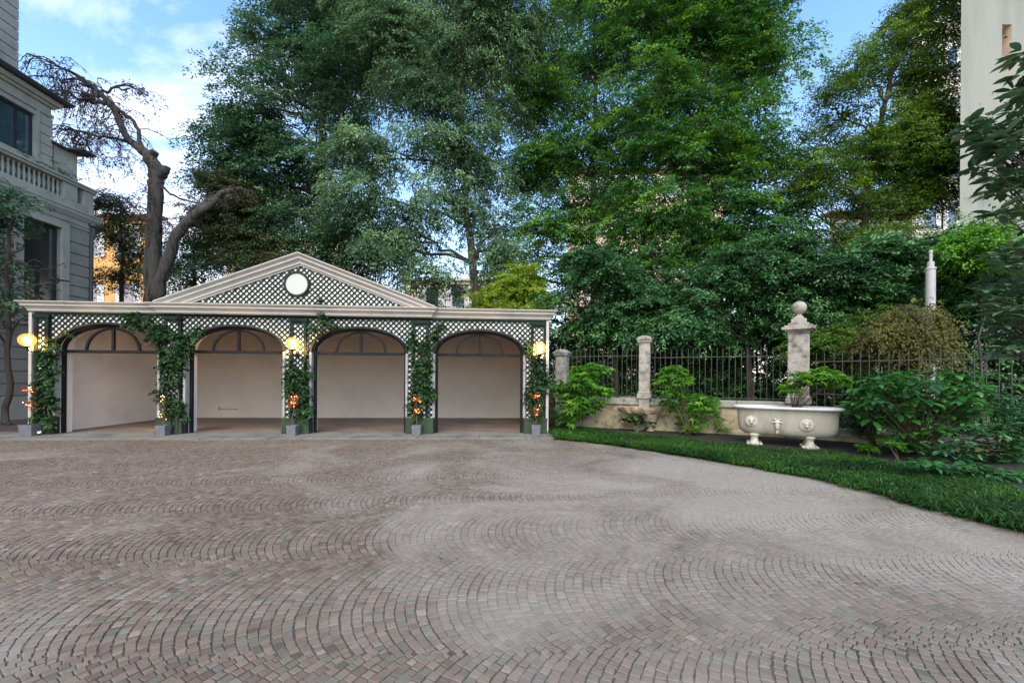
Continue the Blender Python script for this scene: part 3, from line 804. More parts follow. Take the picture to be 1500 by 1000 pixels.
# gabled roof behind the pediment
q = MB()
for s_ in (-1, 1):
    a, bq, c_, d_ = Vector((xm, .21, zap+.02)), Vector((xm, D_IN+.2, zap+.02)), Vector((xm+s_*hw, D_IN+.2, zb+.02)), Vector((xm+s_*hw, .21, zb+.02))
    n_ = Vector((0,0,-.05))
    q.add([a,bq,c_,d_,a+n_,bq+n_,c_+n_,d_+n_], [(0,1,2,3),(7,6,5,4),(0,3,7,4),(1,0,4,5),(2,1,5,6),(3,2,6,7)])
q.build('gable_roof', mt_roof, gar)
# small things fixed inside
q = MB(); 
q.box(fx(334,612,D_IN)-.35, fx(334,612,D_IN)+.35, D_IN-.005, D_IN+.028, .36, .40); q.box(fx(334,612,D_IN)-.37, fx(334,612,D_IN)-.31, D_IN-.02, D_IN+.028, .34, .46); q.build('pipe_outlet', mt_jamb, gar)
# ---------------------------------------------------------------- globe lamps on the facade
def wall_lamp(px, py, label):
    x, z = fpt(px, py, -.36)
    o = loc2w(x, 0, 0)
    t = thing('wall_lamp', label, 'lamp', o, TH, 'globe lamps on the garage front')
    q = MB(); q.ellipsoid((0,-.36,z), (.175,.175,.175), 28, 18); q.build('globe', mt_globe, t, smooth='all'); lamp('globe_light', (0,-.36,z-.14), 130, .02, t)
    q = MB(); q.ellipsoid((0,-.36,z), (.095,.095,.11), 16, 10); q.build('bulb', mt_core, t, smooth='all')
    q = MB(); q.tube([(0,-.06,z-.28),(0,-.22,z-.31),(0,-.33,z-.29),(0,-.36,z-.20)], [.016,.016,.015,.02], 8); q.lathe([(.02,-.03),(.06,-.02),(.062,.015),(.02,.03)], (0,-.36,z-.175), 14)
    q.build('bracket', mt_frame, t, smooth=True)
    q = MB(); q.box(-.05,.05,-.085,-.055,z-.38,z-.18); q.build('wall_plate', mt_frame, t, bevel=.006)
wall_lamp(40, 498, 'lit orange globe lamp on the left end of the garage, above the dark trapezoid pot')
wall_lamp(428.5, 503, 'lit orange globe lamp on the trellis pillar below the round medallion')
wall_lamp(791, 509.5, 'lit orange globe lamp on the right end of the garage, nearest the garden wall')
# ---------------------------------------------------------------- little lit trees in grey pots
def potted(px, label, kind, yoff=-.34, ht=.95, gseed=1, w=.13, ph=.28, rows=None):
    x = fx(px, 632, yoff)
    o = loc2w(x, yoff, .037)
    t = thing('potted_tree', label, 'potted plant', o, TH, 'potted saplings with fairy lights by the garage pillars')
    g = random.Random(gseed)
    q = MB()
    b_ = w*.86
    vs = [(-b_,-b_,0),(b_,-b_,0),(b_,b_,0),(-b_,b_,0),(-w,-w,ph),(w,-w,ph),(w,w,ph),(-w,w,ph),(-w+.02,-w+.02,ph),(w-.02,-w+.02,ph),(w-.02,w-.02,ph),(-w+.02,w-.02,ph),(-w+.02,-w+.02,ph-.04),(w-.02,-w+.02,ph-.04),(w-.02,w-.02,ph-.04),(-w+.02,w-.02,ph-.04)]
    fs = [(3,2,1,0)]
    for r_ in range(3):
        for k in range(4):
            k2 = (k+1) % 4; fs.append((r_*4+k, r_*4+k2, r_*4+4+k2, r_*4+4+k))
    fs.append((12,13,14,15)); q.add(vs, fs); q.build('pot', mt_pot, t)
    q = MB(); tr = wig((0,0,ph-.03), (g.uniform(-.03,.05),0,ph+ht*.55), 6, .02, g); q.tube(tr, [.014,.013,.012,.011,.01,.009,.008], 6)
    for k in range(7):
        a = tr[g.randint(3,6)]; e = a+Vector((g.uniform(-.2,.2), g.uniform(-.14,.10), g.uniform(.08,.45)))
        q.tube(wig(a, e, 4, .02, g), [.007,.006,.005,.004,.003], 5)
    q.build('stem', mt_stem, t)
    gm = {'rust': lf_rust, 'green': lf_ivy}[kind]
    bl = [(Vector((g.uniform(-.06,.06), g.uniform(-.05,.03), ph+ht*z_)), (rx_, rx_*.8, rz_)) for z_, rx_, rz_ in rows]
    crown('foliage', gm, t, bl, 34, 9, .055, .12, .55, seed=gseed, shell=.2, droop=.2)
    # string of fairy lights wound through the branches
    q = MB(); wire = MB(); pp = []
    for k in range(11):
        z_, rx_, rz_ = rows[k % len(rows)]
        pp.append(Vector((g.uniform(-1,1)*rx_*.8, -rx_*.55+g.uniform(-.05,.05), ph+ht*z_+g.uniform(-1,1)*rz_*.8)))
    pp.sort(key=lambda v: v.z)
    for p_ in pp: q.ellipsoid(p_, (.013,.013,.016), 8, 6)
    wire.tube(pp, .002, 4); wo = wire.build('light_string', mt_frame, t)
    b0 = None
    for p_ in pp:
        if b0 is None: q.v = []; q.f = []; q.ellipsoid((0,0,0), (.012,.012,.015), 8, 6); b0 = ob = q.build('bulb', mt_bulb, wo, smooth='all')
        else: ob = b0.copy(); COL.objects.link(ob); ob.parent = wo
        ob.location = p_
    for z_, rx_, rz_ in rows: lamp('added_fairy_glow', (0, -rx_*1.0, ph+ht*z_), 1.0, .06, t, (1.0,0.42,0.10))  # point lights added in front of the leaves to light them, besides the bulbs
potted(239.5, 'grey square pot with lit sapling at the pillar right of the first arch', 'green', gseed=3, rows=[(.30,.13,.16),(.72,.13,.18)])
potted(429, 'grey square pot with bright orange lit sapling on a bare stem under the middle lamp', 'rust', gseed=5, rows=[(.80,.20,.16),(.62,.16,.12)])
potted(610.5, 'grey square pot with sparse orange sapling at the pillar right of the third arch', 'rust', gseed=7, rows=[(.40,.10,.12),(.78,.15,.12)])
potted(784.5, 'grey square pot with orange lit sapling at the right end of the garage', 'rust', gseed=9, rows=[(.45,.14,.20),(.90,.15,.13)])
potted(46, 'dark grey flared pot with thin sapling at the left end of the garage', 'rust', gseed=13, w=.17, ph=.30, ht=1.1, rows=[(.85,.18,.10),(.5,.14,.08)])
# little white spot lamp beside the left pot
o = loc2w(fx(54.5,633,-.30), -.30, .038)
t = thing('ground_spotlight', 'small lit white spotlight on the paving beside the dark left pot', 'spotlight', o, TH)
q = MB(); q.lathe([(.02,0),(.05,.0),(.05,.02),(.02,.03)], (0,0,0), 12); q.build('spot_base', mt_frame, t)
q = MB(); q.lathe([(.02,-.05),(.045,-.03),(.05,.04),(.045,.05)], (0,0,.085), 14, Matrix.Rotation(R(65),3,'Y')); q.build('spot_head', emis('lit_spot', (1,.9,.85), 1.6), t, smooth=True)
# ---------------------------------------------------------------- climbers
def climber(label, ells, n, seed, mat=None, stems=()):
    g = random.Random(seed)
    px0, py0 = stems[0][0] if stems else ells[0][:2]
    x0 = fx(px0, 630, -.16)
    root = thing('climber', label, 'climbing plant', loc2w(x0, -.16, .04), TH, 'climbers on the garage trellis')
    bl = []
    for e in ells:
        px, py, rx, ry = e[:4]; wgt = e[4] if len(e) > 4 else 1
        x, z = fpt(px, py, -.12); s_ = 11.9/F
        bl.append((Vector((x-x0, .06-(.03 if wgt < 2 else .05), z-.04)), (rx*s_, .10, ry*s_), wgt))
    crown('foliage', mat or lf_ivy, root, bl, n, 16, .072, .20, .62, seed=seed, shell=.1, droop=.5, hang=.6, flat=.8, gap=.9, gapf=2.5)
    q = MB()
    for st in stems:
        pts = []
        for px, py in st:
            x, z = fpt(px, py, -.12); pts.append(Vector((x-x0, .02, max(z-.04, 0))))
        full = []
        for i in range(len(pts)-1): full += wig(pts[i], pts[i+1], 4, .03, g)[:-1]
        full.append(pts[-1])
        m_ = len(full); q.tube(full, [.017*(1-.75*i/m_) for i in range(m_)], 6)
    if stems: q.build('stem', mt_stem, root)
climber('climber covering the left end pillar of the garage beside the dark flared pot', [(68,520,12,16),(70,550,13,22),(62,565,16,20),(68,590,14,18,1.3),(64,618,15,14,1.6),(80,505,8,12,.7),(96,490,9,5,.5)], 330, 21, stems=[[(66,634),(64,600),(70,560),(66,525),(84,500),(100,488)],[(72,634),(74,590),(60,560)]])
climber('densest climber, on the pillar between the first and second arches', [(252,500,20,26),(254,535,17,25,1.2),(248,575,19,20,1.2),(262,600,15,14),(232,480,16,10,1.2),(205,464,20,8,1.6),(196,473,12,6,1.3),(268,505,12,18),(240,520,12,16),(286,490,10,14,.6),(225,494,10,10,.6),(258,470,14,8,.5)], 620, 23, stems=[[(250,634),(254,580),(248,530),(252,500),(232,482),(205,466)],[(258,634),(262,590),(256,530),(268,500)]])
climber('climber under the middle globe lamp, with shoots over the cornice by the medallion', [(438,545,18,14,1.2),(440,575,17,24,1.3),(444,600,13,16),(436,530,16,10,.8),(452,500,9,22,.7),(462,482,10,14,.8),(474,466,7,14,.9),(470,447,4,14,.5),(490,478,18,7,.7),(458,455,6,5,.5),(428,560,12,24)], 470, 25, stems=[[(440,634),(438,580),(446,530),(454,495),(468,470),(476,440)],[(468,472),(490,476),(510,482)],[(446,634),(444,600),(430,550)]])
climber('climber on the pillar between the third and fourth arches, yellowing at left', [(616,540,16,18,1.2),(618,570,18,20,1.2),(630,578,10,8,1),(608,600,11,18),(622,510,11,16,.8),(636,490,8,14,.6),(604,500,8,14,.5),(646,478,9,6,.4)], 400, 27, stems=[[(618,634),(616,590),(622,545),(618,510),(634,490),(648,476)],[(612,634),(610,590),(622,560)]])
climber('thin climber on the right end pillar beside the garden wall', [(786,535,12,16,1),(790,560,12,20,1),(778,575,9,26,.9),(786,600,11,16,.8),(776,510,8,18,.8),(768,494,7,10,.6),(800,560,7,16,.6),(758,478,8,6,.4)], 300, 29, stems=[[(782,634),(786,590),(780,545),(776,505),(762,482)],[(790,634),(796,590),(790,550)]])
# assumed warm lantern, added unseen on the floor behind the pillar (for the glow on the walls and floor of the first two bays)
lx = fx(254, 600, .95)
t = thing('assumed_floor_lantern', 'assumed warm lantern, unseen on the garage floor behind the pillar between the first and second arches', 'lantern', loc2w(lx, .95, .037), TH)
q = MB(); q.box(-.09,.09,-.09,.09,0,.03); q.box(-.09,.09,-.09,.09,.40,.43); q.box(-.05,.05,-.05,.05,.4305,.48)
for a in (-.08,.08):
    for c in (-.08,.08): q.box(a-.008,a+.008,c-.008,c+.008,.03,.40)
q.build('assumed_lantern_frame', mt_frame, t)
q = MB(); q.lathe([(.035,.03),(.035,.22),(.01,.23)], (0,0,0), 12); q.build('assumed_candle', mt_globe, t, smooth=True)
lamp('assumed_lantern_light', (0,0,.30), 12, .04, t, (1.0,.48,.16))
# ================================================================ garden wall, piers, railings
WA = Vector((1.5,14.47,0)); WB = Vector((4.3,13.28,0)); WC = Vector((8.15,11.65,0)); WD = Vector((13.6,6.85,0))
def along(A, B):
    d = (B-A); return d.length, math.atan2(d.y, d.x)
def gwall(name, label, A, B, zc, gap0, gap1, seed, cope=True):
    ln, rz = along(A, B); g = random.Random(seed)
    t = thing(name, label, 'garden wall', A, rz)
    # slightly uneven rubble face
    q = MB(); nx_, nz_ = int(ln/.22), max(2, int(zc/.2)); vs = []
    x0, x1 = gap0, ln-gap1
    for i in range(nx_+1):
        for k in range(nz_+1):
            vs.append((x0+(x1-x0)*i/nx_, -.0+g.uniform(-.018,.018), -.1+(zc-.10)*k/nz_+(.0 if k in (0,nz_) else g.uniform(-.03,.03))))
    fs = [(i*(nz_+1)+k, (i+1)*(nz_+1)+k, (i+1)*(nz_+1)+k+1, i*(nz_+1)+k+1) for i in range(nx_) for k in range(nz_)]
    q.add(vs, fs); q.box(x0, x1, .03, .38, -.1, zc-.203)
    q.build('wall_face', mt_wall, t)
    q = MB(); q.box(x0, x1, -.07, .02, -.1, .16); q.build('wall_plinth', mt_wall, t, bevel=.02)
    if cope:
        q = MB(); x = x0
        while x < x1-.2:
            xe = min(x1, x+g.uniform(.9,1.3))
            if x1-xe < .3: xe = x1
            q.box(x+.004, xe-.004, -.09, .45, zc-.20+.001, zc-.09); q.box(x+.004, xe-.004, -.05, .41, zc-.0895, zc)
            x = xe
        q.build('coping', mt_cope, t, bevel=.012)
    return t
gwall('garden_wall', 'low lichened garden wall carrying the rough stone basin', WA, WC, 1.05, .05, .32, 1)
gwall('garden_wall', 'low dark kerb wall behind the leafy bed on the right', WC, WD, .36, .42, 0, 2)
def pier(p, rz, label, w, h, ball=False, ped=.0):
    t = thing('stone_pier', label, 'pier', p, rz, 'stone piers of the garden railing')
    q = MB(); b_ = w/2
    q.box(-b_, b_, -b_, b_, -.1, h)
    q.build('shaft', mt_stone, t, bevel=.025)
    q = MB()
    q.box(-b_-.05, b_+.05, -b_-.05, b_+.05, ped, ped+.16); q.box(-b_-.03, b_+.03, -b_-.03, b_+.03, ped+.1605, ped+.22)
    q.build('pier_base', mt_stone, t, bevel=.02)
    q = MB(); z = h
    if ball:
        for e, dz in ((.02,.05),(.07,.05),(.14,.085),(.08,.05),(.0,.06),(-.07,.13),(-.13,.05)):
            q.box(-b_-e, b_+e, -b_-e, b_+e, z+.0005, z+dz); z += dz
    else:
        for e, dz in ((.02,.04),(.05,.07),(.075,.05),(.02,.05),(-.05,.04)):
            q.box(-b_-e, b_+e, -b_-e, b_+e, z+.0005, z+dz); z += dz
    co_ = q.build('capital', mt_stone, t, bevel=.012)
    if ball:
        q = MB(); q.lathe([(.12,0),(.085,.03),(.06,.07),(.075,.10)], (0,0,z), 20); q.ellipsoid((0,0,z+.27), (.185,.185,.19), 24, 16)
        q.build('ball_finial', mt_stone, co_, smooth=True)
    return t
ln, rzL = along(WA, WC); lnR, rzR = along(WC, WD)
zz_ = P(1170, 481, 11.5).z
pier(WC, rzL-.25, 'tall square stone pier with a ball finial behind the bathtub', .50, P(1170,488,11.45).z, True, 1.0)
pier(WB, rzL, 'slim grey stone pier between the rough basin and the bushy fatsia', .34, P(945,503,13.2).z, False, 1.05)
pier(WA+Vector((.28,.05,0)), rzL, 'dark stone pier tucked against the right end of the garage', .40, P(822,522,14.4).z, False, 1.0)
def railing(label, A, B, z0, z1, rails, sp, gap0, gap1, seed):
    ln, rz = along(A, B); g = random.Random(seed)
    t = thing('iron_railing', label, 'railing', A, rz, 'wrought iron railings on the garden wall')
    for rzv in rails:
        q = MB(); q.box(gap0, ln-gap1, .165, .195, rzv-.012, rzv+.012); q.build('rail', mt_iron, t)
    q = MB(); q.lathe([(.011,0),(.011,z1-z0-.10),(.016,z1-z0-.085),(.011,z1-z0-.07),(.003,z1-z0)], (0,0,0), 6)
    x = gap0+sp*.6; first = None
    while x < ln-gap1:
        if first is None: o = q.build('bar', mt_iron, t); first = o
        else: o = first.copy(); COL.objects.link(o); o.parent = t
        o.location = (x, .18, z0+g.uniform(-.015,.015)); o.rotation_euler = (g.gauss(0,.006), g.gauss(0,.006), 0)
        x += sp
    return t
railing('iron railing between the garage end and the slim stone pier', WA, WB, 1.04, 2.72, (1.12,2.45), .155, .5, .2, 3)
railing('iron railing between the slim pier and the ball-topped pier', WB, WC, 1.04, 2.66, (1.12,2.38), .165, .2, .28, 4)
railing('iron railing right of the ball-topped pier behind the leafy shrubs', WC, WD, .35, 2.46, (.45,1.30,2.20), .185, .3, .0, 5)
# dark iron gate leaf beside the garage
t = thing('side_gate', 'dark iron gate leaf in the gap at the garage right end', 'gate', WA+Vector((-.62,.28,0)), rzL)
q = MB()
for x0,x1,z0_,z1_ in ((0,.05,.05,2.3),(.62,.67,.05,2.3),(.05,.62,2.25,2.3),(.05,.62,.05,.10),(.05,.62,1.1,1.15)): q.box(x0,x1,-.02,.02,z0_,z1_)
q.build('gate_frame', mt_iron, t)
q = MB(); q.box(.05,.62,-.008,.008,.10,1.10); q.build('gate_panel', mt_iron, t)
for k in range(5):
    q = MB(); q.box(.12+k*.1,.135+k*.1,-.009,.009,1.15,2.25); q.build('gate_bar', mt_iron, t)
# ---------------------------------------------------------------- rough stone basin on the wall
ux = (WC-WA).normalized(); un = Vector((-ux.y, ux.x, 0))
def onwall(px, py, off=-.06):
    return ray_plane(px, py, WA+un*off, un)
pc = onwall(938, 598, -.02)
t = thing('stone_basin', 'rough brown stone shell basin projecting from the low garden wall', 'basin', (pc.x,pc.y,0), rzL)
q = MB(); g = random.Random(8); zc = pc.z
vs = []; nA, nR = 26, 6
hwid = .68
for r_ in range(nR):
    for k in range(nA+1):
        a = math.pi*k/nA
        sc, z = [(.62,-.20),(.86,-.12),(1.0,-.01),(1.02,.06),(.90,.07),(.70,.0)][r_]
        jx = 1+.05*math.sin(k*1.7+r_)+g.uniform(-.03,.03)
        vs.append((-hwid*sc*jx*math.cos(a), .02-.46*sc*jx*math.sin(a), zc+z+g.uniform(-.012,.012)))
fs = [(r_*(nA+1)+k, r_*(nA+1)+k+1, (r_+1)*(nA+1)+k+1, (r_+1)*(nA+1)+k) for r_ in range(nR-1) for k in range(nA)]
fs.append(tuple(range(nA,-1,-1))); fs.append(tuple((nR-1)*(nA+1)+k for k in range(nA+1)))
q.add(vs, fs); q.build('bowl', mt_basin, t, smooth=True)
q = MB(); q.lathe([(.17,.0),(.15,.10),(.17,.25),(.24,.42),(.34,zc-.17)], (.30,-.12,0), 14); q.build('bracket_stone', mt_basin, t, smooth=True)
# ---------------------------------------------------------------- claw-foot bathtub
TC = Vector((6.93,10.36,0)); TRZ = math.atan2(-.49,.87)
tub = thing('bathtub', 'pale stone bathtub on claw feet with carved heads, set on the grass', 'bathtub', TC, TRZ)
def oval(a, b_, n=56, e=2.7):
    out = []
    for k in range(n):
        th = 2*math.pi*k/n; c, s = math.cos(th), math.sin(th)
        out.append((a*math.copysign(abs(c)**(2/e), c), b_*math.copysign(abs(s)**(2/e), s)))
    return out
def loft(rows, capb=True, capt=True, e=2.7):
    q = MB(); n = 56; vs = []; fs = []
    for z, a, b_ in rows: vs += [(x, y, z) for x, y in oval(a, b_, n, e)]
    for i in range(len(rows)-1):
        for k in range(n):
            k2 = (k+1) % n; fs.append((i*n+k, i*n+k2, (i+1)*n+k2, (i+1)*n+k))
    if capb: fs.append(tuple(range(n-1,-1,-1)))
    if capt: fs.append(tuple((len(rows)-1)*n+k for k in range(n)))
    q.add(vs, fs); return q
body_rows = [(.275,.60,.17),(.278,.76,.24),(.295,.87,.295),(.33,.955,.335),(.385,1.015,.365),(.46,1.045,.385),(.58,1.06,.395),(.75,1.068,.40),(.90,1.075,.405),(.945,1.085,.41)]
loft(body_rows, True, False).build('basin', mt_tub, tub, smooth='all')
loft([(.93,1.09,.415),(.935,1.13,.45),(.95,1.17,.485),(.975,1.185,.50),(1.0,1.18,.495),(1.015,1.155,.47),(1.018,1.12,.44),(1.005,1.085,.41),(.96,1.06,.385)], False, False).build('rim', mt_rim, tub, smooth='all')
loft([(.96,1.06,.385),(.80,1.04,.37),(.80,.9,.30),(.80,.02,.02)], False, True).build('soil_fill', mt_soil, tub)
def bodyfront(x, z):
    # y of the tub front surface
    for i in range(len(body_rows)-1):
        z0,a0,b0 = body_rows[i]; z1,a1,b1 = body_rows[i+1]
        if z0 <= z <= z1:
            t_ = (z-z0)/(z1-z0); a, b_ = a0+(a1-a0)*t_, b0+(b1-b0)*t_
            return -b_*(1-min(1,abs(x)/a)**2.7)**(1/2.7)
    return -.4
tx = Vector((math.cos(TRZ), math.sin(TRZ), 0)); tn_ = Vector((math.sin(TRZ), -math.cos(TRZ), 0))
def tubxz(px, py):
    q_ = ray_plane(px, py, TC+tn_*.39, tn_); return (q_-TC).dot(tx), q_.z
def lion(px, py, r, label=None):
    x, z = tubxz(px, py); y = bodyfront(x, z)
    q = MB(); g = random.Random(int(px))
    q.lathe([(.02,.0),(r*.75,.0),(r*.72,.02),(.02,.028)], (x,y+.012,z), 20, Matrix.Rotation(R(90),3,'X'))
    for ring, nn_, rad, sz in ((0,17,.80,.30),(1,13,.60,.30)):
        for k in range(nn_):
            a = 2*math.pi*(k+.5*ring)/nn_
            if ring == 1 and -2.2 < a-2*math.pi*(a > math.pi) < -.9: pass
            M3 = Matrix.Rotation(-a, 3, 'Y')
            q.ellipsoid((x+r*rad*math.cos(a), y-.012-.012*ring, z+r*rad*math.sin(a)), (r*.19, .022, r*sz*.62), 7, 5, M3)
    q.ellipsoid((x,y-.03,z+.02*r), (r*.45,.045,r*.52), 12, 8)                     # face
    q.ellipsoid((x,y-.062,z+r*.02), (r*.10,.025,r*.34), 8, 6)                     # nose bridge
    q.ellipsoid((x,y-.078,z-r*.22), (r*.24,.030,r*.17), 10, 6)                    # muzzle
    q.ellipsoid((x,y-.060,z-r*.50), (r*.15,.022,r*.09), 8, 6)                     # lower jaw
    for s_ in (-1,1):
        q.ellipsoid((x+s_*r*.23,y-.065,z+r*.20), (r*.13,.016,r*.07), 7, 5)        # brows
        q.ellipsoid((x+s_*r*.42,y-.035,z+r*.42), (r*.13,.02,r*.13), 7, 5)         # ears
    m_ = q.build('lion_mask', mt_mask, tub, smooth='all')
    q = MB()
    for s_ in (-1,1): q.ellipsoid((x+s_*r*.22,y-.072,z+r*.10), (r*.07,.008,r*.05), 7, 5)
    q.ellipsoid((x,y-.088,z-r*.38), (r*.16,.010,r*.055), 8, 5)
    q.build('mask_hollow_shade', mt_barkd, m_)  # dark eye and mouth beads painted in for the shade of carved hollows
lion(1101, 616.5, .145); lion(1181.5, 622.5, .155)
x, z = tubxz(1138.5, 622); y = bodyfront(x, z)
q = MB()
q.ellipsoid((x,y-.03,z+.06), (.075,.05,.07), 12, 8); q.ellipsoid((x,y-.05,z-.02), (.052,.05,.09), 12, 8); q.ellipsoid((x,y-.065,z-.075), (.038,.03,.04), 10, 6)
q.ellipsoid((x,y-.035,z-.155), (.034,.03,.075), 10, 7)
for s_ in (-1,1):
    q.ellipsoid((x+s_*.085,y-.02,z+.065), (.045,.015,.02), 8, 5, Matrix.Rotation(s_*.5,3,'Y'))
    q.tube([(x+s_*.03,y-.03,z+.11),(x+s_*.05,y-.03,z+.15),(x+s_*.085,y-.02,z+.14),(x+s_*.09,y-.015,z+.10)], [.02,.018,.013,.007], 7)
    q.ellipsoid((x+s_*.035,y-.075,z+.065), (.022,.012,.012), 7, 5)
gm = q.build('goat_mask', mt_mask, tub, smooth='all')
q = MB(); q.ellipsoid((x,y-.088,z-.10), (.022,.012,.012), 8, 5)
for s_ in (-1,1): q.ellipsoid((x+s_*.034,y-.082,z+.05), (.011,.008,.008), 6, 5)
q.build('mask_hollow_shade', mt_barkd, gm)  # shade of the goat's eyes and mouth put in as dark beads
def foot(x, y):
    q = MB()
    q.lathe([(.115,.31),(.12,.27),(.085,.235),(.075,.20),(.088,.13),(.12,.06),(.15,.03)], (x,y,0), 14)
    q.lathe([(.165,0),(.17,.03),(.14,.06),(.05,.085)], (x,y-.01,0), 14)
    for k in range(4):
        a = -math.pi*(.18+.64*k/3)
        q.ellipsoid((x+.16*math.cos(a), y-.01+.16*math.sin(a), .045), (.046,.046,.05), 8, 6)
    o = q.build('claw_foot', mt_mask, tub, smooth='all')
xl1 = tubxz(1104, 650)[0]; xr1 = tubxz(1186.5, 655)[0]
for x_ in (xl1, xr1):
    foot(x_+.02, -.20); foot(x_+.02, .20)
# ---------------------------------------------------------------- broad-leaved plants
def rosettes(name, label, cat, foot, tips, per, L_, mat, T=T_PALM, aspect=1.0, r=.16, seed=1, group=None, stem=.012, droop=.35, up=.35, stems=True, stemmat=None, whorl2=0):
    g = random.Random(seed); gn = np.random.default_rng(seed)
    foot = Vector(foot); root = thing(name, label, cat, foot, 0, group)
    C = []; D = []; N = []; Ls = []; Tn = []; q = MB()
    for tip in tips:
        tp = Vector(tip)-foot
        if stems:
            b0 = Vector((g.uniform(-.06,.06), g.uniform(-.06,.06), 0))
            mid_ = Vector((tp.x*.35+g.uniform(-.05,.05), tp.y*.35, tp.z*.55))
            pts = []
            for i in range(7):
                t_ = i/6; pts.append(b0*(1-t_)**2+mid_*2*t_*(1-t_)+tp*t_*t_)
            q.tube(pts, [stem*(1-.55*i/6) for i in range(7)], 6)
        base_t = .5+g.gauss(0,.16)
        levels = [(tp, 1.0)]
        for k in range(whorl2):
            levels.append((tp-Vector((0,0,.10+.12*k)), 1.1))
        for (c0, sc) in levels:
            m_ = per if sc == 1.0 else max(3, per//2)
            a0 = g.random()*6.28
            for k in range(m_):
                a = a0+2*math.pi*k/m_+g.gauss(0,.2)
                el = up+g.gauss(0,.35)-(.25 if sc > 1 else 0)
                rr_ = r*g.uniform(.6,1.25)*sc
                d = Vector((math.cos(a)*math.cos(el), math.sin(a)*math.cos(el), math.sin(el)))
                b_ = c0+d*rr_
                if stems and T is T_PALM: q.tube([c0, c0+d*rr_*.55+Vector((0,0,.02)), b_], [.005,.004,.003], 4, cap=False)
                ld = Vector((d.x, d.y, d.z*.4-droop+g.gauss(0,.2))).normalized()
                l_ = L_*g.uniform(.7,1.25)
                C.append(tuple(b_+ld*(l_*.5 if T is not T_PALM else 0))); D.append(tuple(ld))
                N.append((d.x*.35+g.gauss(0,.22), d.y*.35+g.gauss(0,.22), 1.0)); Ls.append(l_); Tn.append(base_t+g.gauss(0,.15))
    if q.v: q.build('stems', stemmat or mt_stem, root, smooth='all')
    Ls = np.array(Ls)
    leaves('foliage', np.array(C), np.array(D), np.array(N), Ls, Ls*aspect, np.array(Tn), mat, root, T)
    return root
def tips_px(ells, n, Y, dy, seed, zmin=.15):
    g = random.Random(seed); out = []
    wts = [e[2]*e[3]*(e[4] if len(e) > 4 else 1) for e in ells]
    for _ in range(n):
        e = g.choices(ells, wts)[0]
        while True:
            a, b_ = g.uniform(-1,1), g.uniform(-1,1)
            if a*a+b_*b_ <= 1: break
        v = P(e[0]+a*e[2], e[1]+b_*e[3], Y+(e[5] if len(e) > 5 else 0)+g.uniform(-dy,dy)*math.sqrt(max(.05,1-a*a-b_*b_)))
        v.z = max(v.z, zmin); out.append(v)
    return out
GRF = 'fatsia bushes in the garden bed'
rosettes('fatsia_bush', 'bushy light green fatsia beside the right end of the garage', 'shrub', G(852,624), tips_px([(850,572,40,32),(875,556,20,18),(828,590,22,28),(872,590,22,16,.6)], 34, 13.0, .7, 1), 8, .34, lf_fats, r=.20, seed=31, group=GRF, whorl2=1)
rosettes('fatsia_bush', 'upright fatsia in front of the railing, left of the bathtub', 'shrub', G(1009,639), tips_px([(988,562,20,22),(1000,590,26,22),(1030,595,20,24),(1005,615,22,16,.8),(985,545,16,10)], 27, 12.15, .5, 2), 8, .33, lf_fats, r=.19, seed=32, group=GRF, whorl2=1)
rosettes('potted_fatsia', 'bright fatsia growing out of the bathtub in front of the ball-topped pier', 'plant', (TC.x+.25, TC.y+.1, .80), tips_px([(1172,556,22,12),(1195,552,24,12),(1225,560,16,10,.8),(1158,570,12,9,.8)], 24, 10.3, .35, 3, .9), 8, .27, lf_fats, r=.17, seed=33, stem=.009)
rosettes('fatsia_seedling', 'small fatsia at the grass edge, nearest the big shrub trunk', 'plant', G(1275,671), tips_px([(1275,660,7,5)], 3, 9.15, .1, 4), 8, .24, lf_fats, r=.10, seed=34, group='fatsia seedlings at the grass edge', stem=.008)
rosettes('fatsia_seedling', 'small pale fatsia at the grass edge, right one of the two', 'plant', G(1318,682), tips_px([(1320,669,9,5),(1305,648,8,5)], 3, 8.6, .1, 5), 8, .22, lf_fats, r=.10, seed=35, group='fatsia seedlings at the grass edge', stem=.008)
rosettes('leafy_shrub', 'large dark glossy shrub with long leaves in front of the right railing', 'shrub', G(1345,668), tips_px([(1350,570,90,28),(1300,595,50,36),(1410,580,55,30),(1350,610,70,28),(1280,565,25,20,.7),(1430,600,40,24),(1330,640,40,15,.5)], 190, 9.1, .8, 6, .2), 9, .24, lf_shrub, T_OVAL, .42, r=.05, seed=36, droop=.3, up=.3, stem=.009)
rosettes('leafy_shrub', 'thin-stemmed shrub with a bare crooked trunk right of the bathtub', 'shrub', G(1277,655), tips_px([(1268,565,22,14),(1290,585,18,16),(1255,600,14,16,.5)], 20, 9.6, .4, 7, .3), 8, .20, lf_shrub, T_OVAL, .42, r=.05, seed=37, stem=.02)
rosettes('wall_plant', 'clump of round dark leaves under the rough stone basin', 'plant', G(933,634), tips_px([(925,617,16,10),(945,622,16,8),(938,610,14,6)], 16, 13.0, .25, 8, .2), 6, .22, lf_ivy, T_OVAL, .8, r=.06, seed=38)
rosettes('low_shrub', 'dark evergreen undergrowth at the foot of the fatsia by the garage', 'shrub', G(825,626), tips_px([(825,605,18,16),(845,615,16,10,.7)], 40, 13.3, .35, 9, .1), 8, .12, lf_ever, T_OVAL, .5, r=.03, seed=39, stem=.006)
rosettes('low_shrub', 'dark undergrowth behind the right end of the bathtub', 'shrub', G(1250,640), tips_px([(1245,600,20,26),(1265,620,25,20)], 90, 10.4, .4, 10, .1), 8, .13, lf_ever, T_OVAL, .5, r=.03, seed=40, stem=.006, stemmat=mt_barkd)
